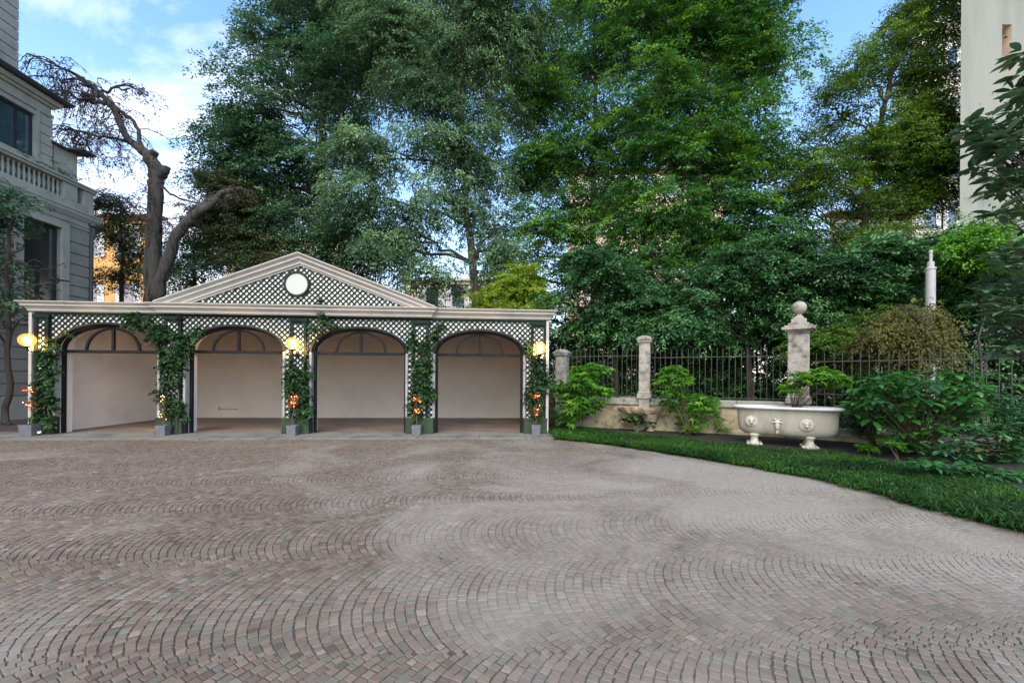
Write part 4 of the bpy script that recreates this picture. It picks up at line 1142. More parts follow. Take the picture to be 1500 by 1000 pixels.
rosettes('low_shrub', 'dark shaded undergrowth below the magnolia on the right', 'shrub', G(1450,690), tips_px([(1440,650,60,30),(1500,630,40,50),(1380,658,40,14,.6)], 190, 8.3, .6, 11, .1), 8, .15, lf_ever, T_OVAL, .45, r=.03, seed=41, stems=False)
rosettes('bed_weed', 'sprig of small leaves on the bare soil before the low wall', 'plant', G(1052,636), tips_px([(1048,622,10,8),(1058,628,10,6)], 10, 12.2, .2, 12, .1), 5, .13, lf_fats, T_OVAL, .6, r=.04, seed=42)
rosettes('low_shrub', 'low spreading leafy plants over the soil behind the grass at the right edge', 'shrub', G(1440,705), tips_px([(1400,684,40,8),(1460,696,44,9),(1350,678,26,6,.8)], 90, 6.9, .4, 15, .08), 7, .13, lf_shrub, T_OVAL, .5, r=.03, seed=44, stems=False)
# magnolia at the right edge, near
mg = []
g = random.Random(77)
mt_tips = tips_px([(1500,108,38,38),(1462,190,48,34),(1480,240,60,30),(1500,300,50,34,.8),(1490,395,50,34),(1470,440,50,28),(1500,480,50,46,1.2),(1480,520,34,26),(1570,200,60,160,.7),(1570,430,60,130,.8),(1450,255,26,18,1),(1440,200,26,20,1),(1500,150,20,40)], 260, 5.3, .55, 14, .6)
mfoot = Vector((7.6,5.5,0))
root = rosettes('magnolia', 'magnolia with large glossy leaves leaning in at the right edge', 'tree', mfoot, mt_tips, 9, .20, lf_magn, T_OVAL, .40, r=.03, seed=43, stems=False, droop=.15, up=.35)
q = MB(); tr = [Vector((0,0,-.1)), Vector((.03,0,1.2)), Vector((-.05,.05,2.6)), Vector((.0,0,4.0)), Vector((-.05,0,5.2)), Vector((-.1,0,6.1))]
q.tube(tr, [.11,.095,.08,.06,.04,.02], 9)
for tp in mt_tips:
    e = tp-mfoot; z_ = max(.5, e.z-.35-.25*Vector((e.x,e.y)).length)
    i_ = max(i for i in range(6) if tr[i].z <= z_); i_ = min(i_, 4); f_ = (z_-tr[i_].z)/(tr[i_+1].z-tr[i_].z); a = tr[i_].lerp(tr[i_+1], min(1,f_))
    q.tube(wig(a, e, 5, .05, g, .08), [.016,.014,.012,.009,.007,.005], 5)
q.build('trunk', mt_barkd, root, smooth='all')
# ================================================================ trees
GT = 'tall trees behind the garage and garden wall'
grow('broadleaf_tree', 'dark blue-green tree overhanging the garage pediment from behind', 'tree', 23.0, [(478,560,0),(480,420,0),(470,250,0),(480,100,0),(490,-60,0)], .42,
  [(470,20,85,60),(420,70,62,45),(385,120,50,35),(510,110,85,60),(440,170,85,50),(360,190,42,30),(400,240,70,45),(345,250,40,32),(490,230,75,55),(440,310,80,45),(370,300,45,35),(500,340,70,45),(420,365,60,30),(530,390,50,26),(450,-60,110,50),(410,5,35,25),(560,30,60,60),(325,162,26,10,2),(320,240,20,12,1.3),(350,205,26,18,1.2),(340,60,14,16,1.6),(365,80,26,20,1.4)],
  lf_dark, 3000, 24, .17, 1.0, bark=mt_barkd, group=GT, seed=101, droop=.4, shell=.35, gap=1.05, gapf=.55)
grow('broadleaf_tree', 'grey-green feathery tree with a leaning bare lower trunk right of the pediment', 'tree', 20.5, [(704,560,0),(697,440,0),(686,330,0),(676,230,0),(672,100,0),(668,-40,0)], .30,
  [(640,190,80,45),(590,60,65,50),(690,60,65,60),(560,290,65,42),(650,290,55,40),(720,140,40,45),(540,220,45,35),(590,350,60,32),(710,230,40,40),(640,-20,120,50),(620,120,60,40),(720,20,50,45),(545,355,35,26),(625,395,45,24),(735,320,28,34),(765,60,30,45),(722,395,34,26),(640,415,50,16),(735,355,24,24)],
  lf_feath, 2350, 24, .16, 1.0, group=GT, seed=102, droop=.75, hang=.7, shell=.3, gap=1.0, gapf=.6)
grow('broadleaf_tree', 'mid-green tree with a thin dark trunk right of the feathery tree', 'tree', 22.5, [(872,560,0),(870,430,0),(868,300,0),(872,150,0),(870,0,0)], .28,
  [(860,80,50,55),(800,130,42,50),(880,180,60,45),(820,240,50,45),(790,320,42,45),(860,320,55,45),(900,260,45,40),(800,40,42,45),(900,390,55,40),(830,390,55,34),(860,-30,80,50),(780,220,26,40),(760,370,35,30),(775,130,20,50),(735,390,30,26),(770,425,34,20),(725,335,20,20)],
  lf_bright, 2000, 24, .16, .95, bark=mt_barkd, group=GT, seed=103, droop=.45, shell=.35, gap=1.0, gapf=.6)
grow('broadleaf_tree', 'tallest bright green maple with forked pale trunk left of the blue sky gap', 'tree', 20.5, [(1016,560,0),(1016,400,0),(1020,300,0),(1028,180,0),(1032,60,0),(1030,-60,0)], .30,
  [(950,40,65,45),(1040,50,70,50),(1080,150,55,45),(970,130,65,42),(930,200,50,42),(1020,220,65,45),(1105,220,40,36),(980,300,70,42),(1060,290,55,40),(960,370,65,35),(1060,360,65,38),(1110,70,35,40),(1000,-40,120,50),(1130,80,20,22),(1120,320,32,40),(1085,5,45,40)],
  lf_bright, 2750, 24, .165, .95, group=GT, seed=104, droop=.4, shell=.35, gap=1.0, gapf=.6)
grow('beech_tree', 'olive green beech in front of the cream block on the right', 'tree', 19.6, [(1268,560,0),(1268,420,0),(1266,300,0),(1290,180,0),(1320,60,0)], .26,
  [(1330,100,52,40),(1270,160,50,36),(1370,50,36,40),(1225,220,42,34),(1310,210,60,40),(1368,150,30,50),(1250,290,52,34),(1340,300,60,38),(1205,150,20,18),(1295,60,30,24),(1190,250,30,36),(1180,310,30,34),(1372,250,24,50),(1340,20,26,22),(1225,110,22,16),(1375,-10,28,40),(1170,200,14,20),(1300,340,60,26),(1230,350,40,26),(1300,130,40,40),(1360,230,40,50),(1260,230,40,40),(1320,270,50,40),(1310,85,45,40),(1275,115,40,30),(1180,260,26,40,0,1.3),(1205,335,34,30),(1165,330,20,40)],
  lf_olive, 3300, 24, .13, .9, bark=mt_barkd, group=GT, seed=105, dens=.8, droop=.25, shell=.3, gap=1.15, gapf=.7)
GE = 'evergreen trees leaning over the railing'
grow('evergreen_tree', 'dark evergreen over the railing next to the garage end', 'tree', 16.2, [(905,600,0),(900,520,0),(890,440,0),(890,380,0)], .16,
  [(880,395,52,32),(850,450,36,30),(905,445,45,34),(955,430,40,42),(880,475,50,24),(930,480,36,20),(835,420,24,24)],
  lf_ever, 1500, 24, .13, .62, bark=mt_barkd, group=GE, seed=106, dens=1.15, droop=.45, shell=.35, gap=1.25, gapf=.8, tvar=.32)
grow('evergreen_tree', 'broad dark evergreen over the railing left of the ball-topped pier', 'tree', 15.2, [(1100,600,0),(1096,520,0),(1080,440,0),(1076,380,0)], .17,
  [(1075,395,55,36),(1030,440,48,34),(1110,450,55,36),(1140,395,40,50),(1000,475,42,24),(960,480,40,22),(1060,485,50,22),(1120,490,40,18),(1150,470,26,26)],
  lf_ever, 1900, 24, .13, .62, bark=mt_barkd, group=GE, seed=107, dens=1.15, droop=.45, shell=.35, gap=1.25, gapf=.8, tvar=.32)
grow('laurel_tree', 'dense mid-green laurel behind the mossy mound and the white flue', 'tree', 14.5, [(1330,600,0),(1330,500,0),(1330,420,0)], .12,
  [(1285,385,42,34),(1345,385,40,34),(1405,365,36,34),(1250,425,40,30),(1430,415,42,40),(1390,430,40,34),(1300,420,44,30),(1210,395,32,36),(1195,440,30,30)],
  lf_ever, 1700, 22, .13, .6, bark=mt_barkd, seed=108, dens=1.3, droop=.35, shell=.35, gap=.9, gapf=.9)
grow('sapling', 'pale feathery sapling against the grey wall on the right', 'tree', 12.5, [(1438,560,0),(1440,430,0),(1443,340,0)], .05,
  [(1441,335,14,28),(1412,360,18,22),(1462,372,14,18)], lf_fats, 170, 18, .11, .5, seed=109, limbs=False, droop=.5, shell=.1)
grow('yellow_tree', 'small yellow-green tree behind the right half of the garage roof', 'tree', 18.6, [(745,560,0),(745,470,0),(745,440,0)], .12,
  [(742,425,24,26),(765,410,22,24),(720,440,18,16),(790,442,26,16)], lf_yel, 300, 20, .13, .6, seed=110, droop=.4, shell=.1, gap=1.0, gapf=1.5)
GCD = 'dark conifers around the old pollard'
grow('conifer', 'dark conifer between the villa and the old pollard trunk', 'tree', 23, [(178,600,0),(178,420,0),(178,300,0)], .2,
  [(170,300,30,18),(200,330,36,22),(160,345,28,20),(195,375,36,20),(165,405,34,14),(150,300,18,14)], lf_cedar, 300, 24, .13, .8, bark=mt_barkd, group=GCD, seed=111, droop=.5, shell=.2)
grow('conifer', 'dark conifer just right of the old pollard trunk', 'tree', 22.5, [(285,600,0),(285,430,0),(285,350,0)], .2,
  [(275,350,22,24),(265,395,28,30),(300,390,28,26),(285,425,34,16),(300,360,16,16)], lf_dark, 260, 24, .13, .8, bark=mt_barkd, group=GCD, seed=112, droop=.5, shell=.2)
grow('conifer', 'brownish green cedar limb tree behind the left slope of the pediment', 'tree', 21.5, [(350,600,0),(352,430,0),(345,330,0),(330,270,0)], .24,
  [(330,270,26,16),(355,300,30,18),(330,330,34,18),(370,345,34,18),(390,385,34,14),(345,375,30,16),(310,310,16,10)], lf_cedar, 900, 24, .13, .8, group=GCD, seed=113, droop=.4, shell=.2)
# --- old pollarded weeping tree, nearly bare
g = random.Random(50)
YB = 19.6
fo = P(226, 560, YB); fo.z = 0
t = thing('pollard_tree', 'old nearly bare pollard with twisted limbs and weeping twigs beside the villa', 'tree', fo)
q = MB(); tw = MB(); lf = []
def pl(pts): return [P(p[0], p[1], YB+(p[2] if len(p) > 2 else 0))-fo for p in pts]
def limb(pts, r0, r1, n=8, sub=3, amp=.04):
    pp = pl(pts); full = []
    for i in range(len(pp)-1): full += wig(pp[i], pp[i+1], sub, amp, g)[:-1]
    full.append(pp[-1]); m_ = len(full)-1
    q.tube(full, [(r0+(r1-r0)*i/m_)*(1+g.uniform(-.07,.07)) for i in range(m_+1)], n)
    return full
def gnarl(pts, n=14):
    pp = pl([p[:2] for p in pts]); full = []; rad = []
    for i in range(len(pp)-1):
        seg = wig(pp[i], pp[i+1], 4, .035, g)[:-1]; full += seg
        rad += [(pts[i][2]+(pts[i+1][2]-pts[i][2])*k/4)*(1+g.uniform(-.09,.09)) for k in range(4)]
    full.append(pp[-1]); rad.append(pts[-1][2]); q.tube(full, rad, n); return full
LT = gnarl([(228,700,.5),(228,600,.40),(228,500,.37),(225,440,.37),(224,380,.34),(226,320,.30),(228,275,.31),(229,255,.33),(225,240,.30),(217,228,.24),(205,218,.17),(188,205,.15),(176,182,.14),(168,160,.13),(152,142,.12),(140,130,.10),(120,115,.085),(98,103,.06),(86,98,.045),(66,88,.03)])
L1 = LT[40:]
gnarl([(226,262,.22),(234,256,.24),(241,250,.22),(246,246,.12)], 10); gnarl([(221,240,.2),(222,228,.24),(227,222,.16)], 10)
L2 = limb([(222,226),(208,214),(203,190),(190,172),(176,163),(160,153)], .09, .08)
L3 = limb([(160,148),(148,140),(130,146),(118,147),(100,135),(92,132)], .10, .04)
L3b = limb([(150,140),(138,140),(122,138)], .09, .10)
L4 = limb([(186,207),(165,202),(150,200),(130,198),(118,192),(95,190)], .075, .03)
L5 = limb([(142,132),(158,136),(168,128),(182,124),(192,126),(206,134),(218,140)], .06, .025)
L5b = limb([(170,128),(178,132),(190,130)], .05, .035)
L6 = limb([(130,126),(118,116),(100,116),(90,120)], .06, .03)
L7 = limb([(228,440,-.3),(240,400,-.3),(255,350,-.4),(275,322,-.4),(300,305,-.3),(318,290,0)], .26, .15, 12)
L8 = limb([(275,322,-.4),(285,330),(290,310),(312,296,0),(325,282,0),(352,276,0)], .22, .10)
limb([(236,270),(250,285),(266,292),(290,298),(300,300)], .06, .03, 6)
L9 = limb([(112,194),(108,205),(115,209)], .06, .04)
# stubs
for a, b_ in (((140,128),(120,124)),((158,152),(132,150)),((130,146),(120,140)),((300,305),(303,290)),((276,320),(280,305))): limb([a, b_], .10, .07, 7, 2)
q.build('trunk', mt_bark, t, smooth='all')
# weeping curly twigs
def twig(a, drop, out, curl, r):
    pts = [a]; p = a.copy(); d = Vector((out[0], out[1], .25)).normalized(); n_ = 12
    for i in range(n_):
        d = (d+Vector((g.gauss(0,.28)*curl, g.gauss(0,.28)*curl, -.20+g.gauss(0,.12)))).normalized()
        p = p+d*drop/n_; pts.append(p.copy())
    tw.tube(pts, [r*(1-.75*i/n_) for i in range(n_+1)], 4, cap=False)
    for k in range(3, n_):
        for _ in range(2):
            if g.random() < .6:
                d2 = Vector((g.gauss(0,1), g.gauss(0,1), g.gauss(-.6,.6))).normalized()
                e = pts[k]+d2*g.uniform(.12,.45)
                tw.tube([pts[k], pts[k].lerp(e,.5)+Vector((0,0,.04)), e-Vector((0,0,.1))], [r*.4,r*.3,r*.2], 3, cap=False)
                for _ in range(2): lf.append(pts[k].lerp(e, g.random()))
for lb, n_, lo in ((L1,46,8),(L3,22,3),(L4,40,2),(L6,18,3),(L2,14,3)):
    for _ in range(n_):
        a = lb[g.randint(lo, len(lb)-1)]
        twig(a, g.uniform(1.0,3.0), (g.gauss(-.35,.5), g.gauss(0,.6)), 1.0, .022)
for _ in range(14): twig(L5[g.randint(8,len(L5)-1)], g.uniform(.5,1.3), (g.gauss(.2,.6), g.gauss(0,.5)), .7, .012)
for _ in range(22): twig(P(220+g.uniform(-6,10),g.uniform(235,330),YB-.3)-fo, g.uniform(.6,1.6), (g.gauss(0,.8), g.gauss(0,.5)), 1.0, .012)
for _ in range(30): twig(P(g.uniform(95,205),g.uniform(205,250),YB+g.uniform(-.6,.6))-fo, g.uniform(.7,1.9), (g.gauss(-.1,.6), g.gauss(0,.5)), 1.2, .010)
for _ in range(20): twig(L8[g.randint(3,len(L8)-1)], g.uniform(.5,1.1), (g.gauss(.2,.6), g.gauss(0,.5)), .8, .012)
tw.build('twigs', mt_twig, t)
n_ = len(lf); A = np.array([tuple(v) for v in lf]); gn = np.random.default_rng(3)
leaves('leaves', A, gn.normal(size=(n_,3)), gn.normal(size=(n_,3)), .07+.06*gn.random(n_), .04+.03*gn.random(n_), gn.random(n_), lf_brown, t)
# --- small dark tree in front of the villa
grow('slim_tree', 'slim dark-leaved tree standing in front of the villa at the left edge', 'tree', 13.6, [(8,617,0),(12,540,0),(10,440,0),(14,360,0),(10,280,0)], .11,
  [(12,275,26,26),(30,320,34,20),(10,370,34,24),(55,345,22,12),(70,395,26,14),(20,430,40,22),(62,440,28,14),(8,480,26,14),(-20,330,40,60),(-25,430,40,50),(84,415,12,8)], lf_dark, 130, 22, .12, .7, bark=mt_barkd, seed=120, droop=.2, shell=.15, gap=.85, gapf=1.4)
# --- mossy mound and olive branches beyond the railing
grow('weeping_shrub', 'olive brown mounded weeping shrub with bare inner stems behind the right railing', 'shrub', 11.6, [(1330,620,0),(1335,520,0),(1335,470,0)], .07,
  [(1340,464,22,12),(1316,468,18,12),(1358,485,12,22),(1310,495,10,20),(1338,458,18,10),(1296,486,12,14),(1364,510,8,20)], lf_moss, 420, 20, .085, .42, seed=121, droop=1.3, hang=.9, shell=.2, gap=1.1, gapf=1.8, width=.3)
grow('olive_shrub', 'olive green branching shrub between the ball-topped pier and the mossy mound', 'shrub', 13.2, [(1245,620,0),(1240,540,0),(1235,490,0)], .06,
  [(1245,485,32,14),(1205,500,20,14),(1262,505,30,14),(1228,515,28,12),(1275,470,24,12),(1290,500,20,16)], lf_olive, 520, 20, .10, .5, seed=122, droop=.3, shell=.25)
# --- shaded hedges beyond the railing
def hedge(label, x0, x1, Y0, Y1, z1, n, seed, mat=lf_ever):
    c0 = Vector((x0, Y0, 0)); root = thing('hedge', label, 'hedge', c0)
    g2 = random.Random(seed); bl = []; q = MB(); m_ = 9
    for i in range(m_):
        t_ = i/(m_-1); c = Vector(((x1-x0)*t_, (Y1-Y0)*t_, z1*.5*g2.uniform(.9,1.1)))
        bl.append((c, (abs(x1-x0)/m_*.85, .8, z1*.55*g2.uniform(.85,1.15))))
        q.tube([Vector((c.x,c.y,-.1)), Vector((c.x+.1,c.y,z1*.4)), c+Vector((0,0,z1*.35))], [.06,.05,.02], 6)
    q.build('stems', mt_barkd, root, smooth='all')
    crown('foliage', mat, root, bl, n, 20, .15, .6, seed=seed, shell=.45, droop=.4)
hedge('shaded dark hedge seen through the railing between garage and slim pier', 1.0, 9.0, 18.0, 17.0, 4.6, 4200, 131, lf_ever)
hedge('shaded dark hedge seen through the railing behind the bathtub', 8.5, 19.0, 17.0, 13.5, 4.6, 4600, 132, lf_ever)
# white garden bench glimpsed through the railing
bp_ = P(912, 560, 16.2); t = thing('garden_bench', 'white garden bench glimpsed through the railing left of the slim pier', 'bench', (bp_.x,bp_.y,0), -.2)
q = MB()
for k in range(3): q.box(-.7,.7,.18+.0,.21,.62+.14*k,.70+.14*k)
q.build('backrest', mt_flue, t)
q = MB()
for k in range(3): q.box(-.7,.7,-.28+.15*k,-.16+.15*k,.42,.45)
q.build('seat', mt_flue, t)
for x_ in (-.66,.62):
    for y_, zt_ in ((-.26,.42),(.212,1.02)):
        q = MB(); q.box(x_,x_+.05,y_,y_+.04,0,zt_); q.build('leg', mt_flue, t)
# white flue pipe
fp = P(1363, 420, 12.3)
t = thing('flue_pipe', 'white flue pipe with narrower top rising above the mossy mound', 'pipe', (fp.x,fp.y,0))
zt = P(1363,385,12.3).z; zk = P(1363,395,12.3).z; z2 = P(1363,366,12.3).z
q = MB(); q.lathe([(.115,0),(.115,zk)], (0,0,0), 20); q.build('pipe_body', mt_flue, t, smooth=True)
q = MB(); q.lathe([(.13,zk),(.13,zk+.05),(.085,zk+.08),(.085,zt+.02),(.045,zt+.04)], (0,0,0), 20); q.build('collar', mt_flue, t, smooth=True)
q = MB(); q.lathe([(.040,zt+.03),(.040,z2-.10),(.05,z2-.09),(.05,z2-.02),(.015,z2)], (0,0,0), 14); q.build('top_pipe', mt_flue, t, smooth=True)
# ================================================================ villa on the left
VO = Vector((-18.75,18.2,0)); VR = .0267
vil = thing('villa', 'grey rendered villa with balustrade and dark windows at the left edge', 'villa', VO, VR)
vx = Vector((math.cos(VR), math.sin(VR), 0)); vy = Vector((-math.sin(VR), math.cos(VR), 0))
def vpt(px, py, off=0.0):
    q_ = ray_plane(px, py, VO+vx*off, vx); return ((q_-VO).dot(vy), q_.z)
YN = -15.0
zcor = vpt(138,325)[1]; zbal0 = vpt(132,318)[1]; zbal1 = vpt(134,279)[1]
w1a, w1b = vpt(32,330)[0], vpt(88,330)[0]; w1t = vpt(88,334)[1]; w1z = 3.9
print('VILLA', zcor, zbal0, zbal1, w1a, w1b, w1t)
def wall_with_hole(mb, x, ya, yb, za, zb_, holes):
    # face at x between ya..yb, za..zb with rectangular holes (y0,y1,z0,z1)
    ys = sorted({ya,yb}|{h_[0] for h_ in holes}|{h_[1] for h_ in holes}); zs = sorted({za,zb_}|{h_[2] for h_ in holes}|{h_[3] for h_ in holes})
    for i in range(len(ys)-1):
        for k in range(len(zs)-1):
            cy, cz = (ys[i]+ys[i+1])/2, (zs[k]+zs[k+1])/2
            if any(h_[0] < cy < h_[1] and h_[2] < cz < h_[3] for h_ in holes): continue
            mb.quad((x,ys[i],zs[k]),(x,ys[i+1],zs[k]),(x,ys[i+1],zs[k+1]),(x,ys[i],zs[k+1]))
    for (a,b_,c,d) in holes:
        D_ = .28
        mb.quad((x,a,c),(x-D_,a,c),(x-D_,a,d),(x,a,d)); mb.quad((x,b_,c),(x,b_,d),(x-D_,b_,d),(x-D_,b_,c)); mb.quad((x,a,d),(x-D_,a,d),(x-D_,b_,d),(x,b_,d)); mb.quad((x,a,c),(x,b_,c),(x-D_,b_,c),(x-D_,a,c))
def vwindow(x, a, b_, c, d, nx_=2, nz_=2, shutter=False):
    q = MB(); f_ = .09
    q.box(x-.20,x-.12,a+.005,a+f_,c+.005,d-.005); q.box(x-.20,x-.12,b_-f_,b_-.005,c+.005,d-.005)
    q.box(x-.20,x-.12,a+f_,b_-f_,c+.005,c+f_); q.box(x-.20,x-.12,a+f_,b_-f_,d-f_,d-.005)
    for i in range(1,nx_): m_ = a+(b_-a)*i/nx_; q.box(x-.19,x-.125,m_-.05,m_+.05,c+f_,d-f_)
    o = q.build('window', mt_dark, vil)
    q = MB(); q.quad((x-.165,a+f_,c+f_),(x-.165,b_-f_,c+f_),(x-.165,b_-f_,d-f_),(x-.165,a+f_,d-f_)); q.build('pane', mt_glassd if shutter else mt_glass, o)
# lower storeys
q = MB(); hole = (w1a,w1b,w1z,w1t)
wall_with_hole(q, 0, YN, 0, -.1, zcor, [hole])
q.quad((0,0,-.1),(-9,0,-.1),(-9,0,zcor),(0,0,zcor))
q.build('wall', mt_villa, vil)
vwindow(0, w1a, w1b, w1z, w1t, 2, 2, True)
# window surround, rusticated courses
q = MB()
q.box(.002,.10,w1b,w1b+.30,w1z-.1,w1t+.26); q.box(.002,.10,w1a-.30,w1a,w1z-.1,w1t+.26); q.box(.002,.10,w1a,w1b,w1t+.002,w1t+.26); q.box(.002,.16,w1a-.4,w1b+.4,w1z-.30,w1z-.102)
q.build('window_surround', mt_villac, vil, bevel=.01)
q = MB(); z = .9; hh = .46
while z < zcor-.75:
    for (a, b_) in ((YN, w1a-.32), (w1b+.32, .055)):
        if z+hh < w1z-.35: continue
        q.box(.002,.055,a,b_,z,z+hh-.045); 
    if z+hh < w1z-.35: q.box(.002,.055,YN,.055,z,z+hh-.045)
    z += hh
q.build('rustication', mt_villa, vil, bevel=.01)
q = MB(); q.box(.002,.14,YN,.14,-.1,.85); q.build('base_course', mt_villac, vil, bevel=.02)
# drain pipe at the corner
q = MB(); q.tube([(.12,-.10,.1),(.12,-.10,zcor-.9),(.20,-.10,zcor-.7),(.20,-.10,zcor-.35)], .07, 10); q.lathe([(.07,0),(.16,.1),(.16,.22)], (.20,-.10,zcor-.4), 10); q.build('drainpipe', mt_eave, vil, smooth=True)
# main cornice
z = zcor-.55
q = MB(); q.sweep([(0,YN),(0,0),(-9,0)], [(-.02,z),(.04,z),(.05,z+.10),(.09,z+.12),(.10,z+.30),(.16,z+.36),(.21,z+.46),(.24,z+.50),(.24,z+.60),(.27,z+.64),(.27,z+.70),(-.02,z+.74)][::1]); q.build('main_cornice', mt_villac, vil)
zb0 = zcor+.2
# balustrade parapet with slotted openings
zb1 = zbal1
q = MB(); zp = zb0; hp = zb1-zb0
q.box(-.25,.05,YN,.05,zb0,zb0+hp*.28)
q.box(-.30,.12,YN,.12,zb1-.16,zb1-.05); q.box(-.34,.17,YN,.17,zb1-.0495,zb1+.03)
slots = [vpt(36,290)[0], vpt(92,290)[0], vpt(112,290)[0], vpt(121,290)[0]]
q.box(-.25,.05,slots[1],slots[2],zb0+hp*.28+.0005,zb1-.1605); q.box(-.25,.05,slots[3],.05,zb0+hp*.28+.0005,zb1-.1605); q.box(-.25,.05,YN,slots[0]-1.2,zb0+hp*.28+.0005,zb1-.1605); 
q.box(-.25,.05,slots[0]-1.2,.05,zb1-.24,zb1-.1615) if False else None
q.build('parapet', mt_villac, vil, bevel=.008)
for (a,b_) in ((slots[0]-1.2,slots[1]),(slots[2],slots[3])):
    k = 0; y_ = a+.07
    while y_ < b_-.04:
        q = MB(); q.lathe([(.055,0),(.055,.04),(.03,.08),(.06,(hp*.72-.16)*.42),(.03,(hp*.72-.16)*.8),(.055,(hp*.72-.16)*.92),(.055,hp*.72-.162)], (-.10,y_,zb0+hp*.28+.001), 8); q.build('baluster', mt_villac, vil, smooth=True); y_ += .17
q = MB(); q.quad((-.3,YN,zb0+.02),(-.3,0,zb0+.02),(-9,0,zb0+.02),(-9,YN,zb0+.02)); q.build('terrace', mt_roof, vil)
# terrace end wall block with flashing
ya_ = vpt(112,240)[0]; ztb = vpt(136,239)[1]
q = MB(); q.box(-1.9,-.32,-.55,-.30,zb0+.02,ztb+.15); q.box(-.9,-.345,-1.2,-.551,zb0+.02,ztb+.1); q.build('terrace_wall', mt_villac, vil)
q = MB(); q.box(-2.0,.35,-.75,-.15,ztb+.151,ztb+.24); q.box(-1.0,-.2,-1.35,-.751,ztb+.101,ztb+.19); q.build('flashing', mt_eave, vil)
# upper storey, set back a little
XU = -.35
yu = vpt(75,180,XU)[0]; ze = vpt(88,144,XU+.4)[1]
w2b = vpt(52,200,XU)[0]; w2a = vpt(-28,200,XU)[0]; w2t = vpt(52,168,XU)[1]; w2z = vpt(52,232,XU)[1]
q = MB(); wall_with_hole(q, XU, YN, yu, zb0, ze, [(w2a,w2b,w2z,w2t)]); q.quad((XU,yu,zb0),(-9,yu,zb0),(-9,yu,ze),(XU,yu,ze)); q.build('upper_wall', mt_villac, vil)
vwindow(XU, w2a, w2b, w2z, w2t, 3, 1)
q = MB(); z = zb0+.3
while z < ze-1.15:
    q.box(XU+.002,XU+.035,w2b+.14,yu+.03,z,z+.36); z += .40
q.box(XU+.002,XU+.05,w2b+.003,w2b+.12,w2z-.1,w2t+.2); q.box(XU+.002,XU+.06,YN,yu+.05,w2t+.201,w2t+.34)
q.build('upper_cladding', mt_villac, vil, bevel=.006)
q = MB(); z = ze-.42
q.sweep([(XU,YN),(XU,yu),(-9,yu)], [(-.02,z),(.08,z),(.12,z+.10),(.2,z+.12),(.25,z+.28),(-.02,z+.30)]); q.build('upper_cornice', mt_villac, vil)
q = MB(); q.sweep([(XU,YN),(XU,yu),(-9,yu)], [(-.02,ze-.115),(.42,ze-.115),(.48,ze-.03),(.48,ze+.02),(-.02,ze+.32)]); q.build('eave', mt_eave, vil)
# attic storey
XA = -1.0
yat = vpt(25,50,XA)[0]
q = MB(); q.quad((XA,YN,ze),(XA,yat,ze),(XA,yat,ze+9),(XA,YN,ze+9)); q.quad((XA,yat,ze),(-9,yat,ze),(-9,yat,ze+9),(XA,yat,ze+9)); q.quad((XA,YN,ze+9),(XA,yat,ze+9),(-9,yat,ze+9),(-9,YN,ze+9)); q.build('attic_wall', mt_villac, vil)
q = MB(); z = ze+.2
while z < ze+8.6: q.box(XA+.002,XA+.035,YN,yat+.03,z,z+.37); z += .41
q.build('attic_cladding', mt_villac, vil, bevel=.006)
q = MB(); q.quad((XU,YN,ze+.3),(XU,yu,ze+.3),(-9,yu,ze+.3),(-9,YN,ze+.3)); q.build('upper_roof', mt_eave, vil)
# terrace shrub
tp_ = VO+vx*(-.55)+vy*(vpt(95,250)[0]); zt_ = zb0+.02
root = thing('terrace_shrub', 'dark green shrub on the villa terrace behind the balustrade', 'shrub', (tp_.x,tp_.y,zt_))
q = MB(); q.tube([(0,0,0),(.02,0,.5),(0,0,1.2)], [.04,.03,.01], 6); q.build('stem', mt_barkd, root)
crown('foliage', lf_dark, root, [(Vector((0,-.1,1.35)),(.32,1.0,.55),1),(Vector((0,.7,1.25)),(.3,.5,.35),1),(Vector((0,-1.2,1.3)),(.3,.6,.35),1)], 200, 18, .09, .34, seed=140, shell=.2, droop=.3)
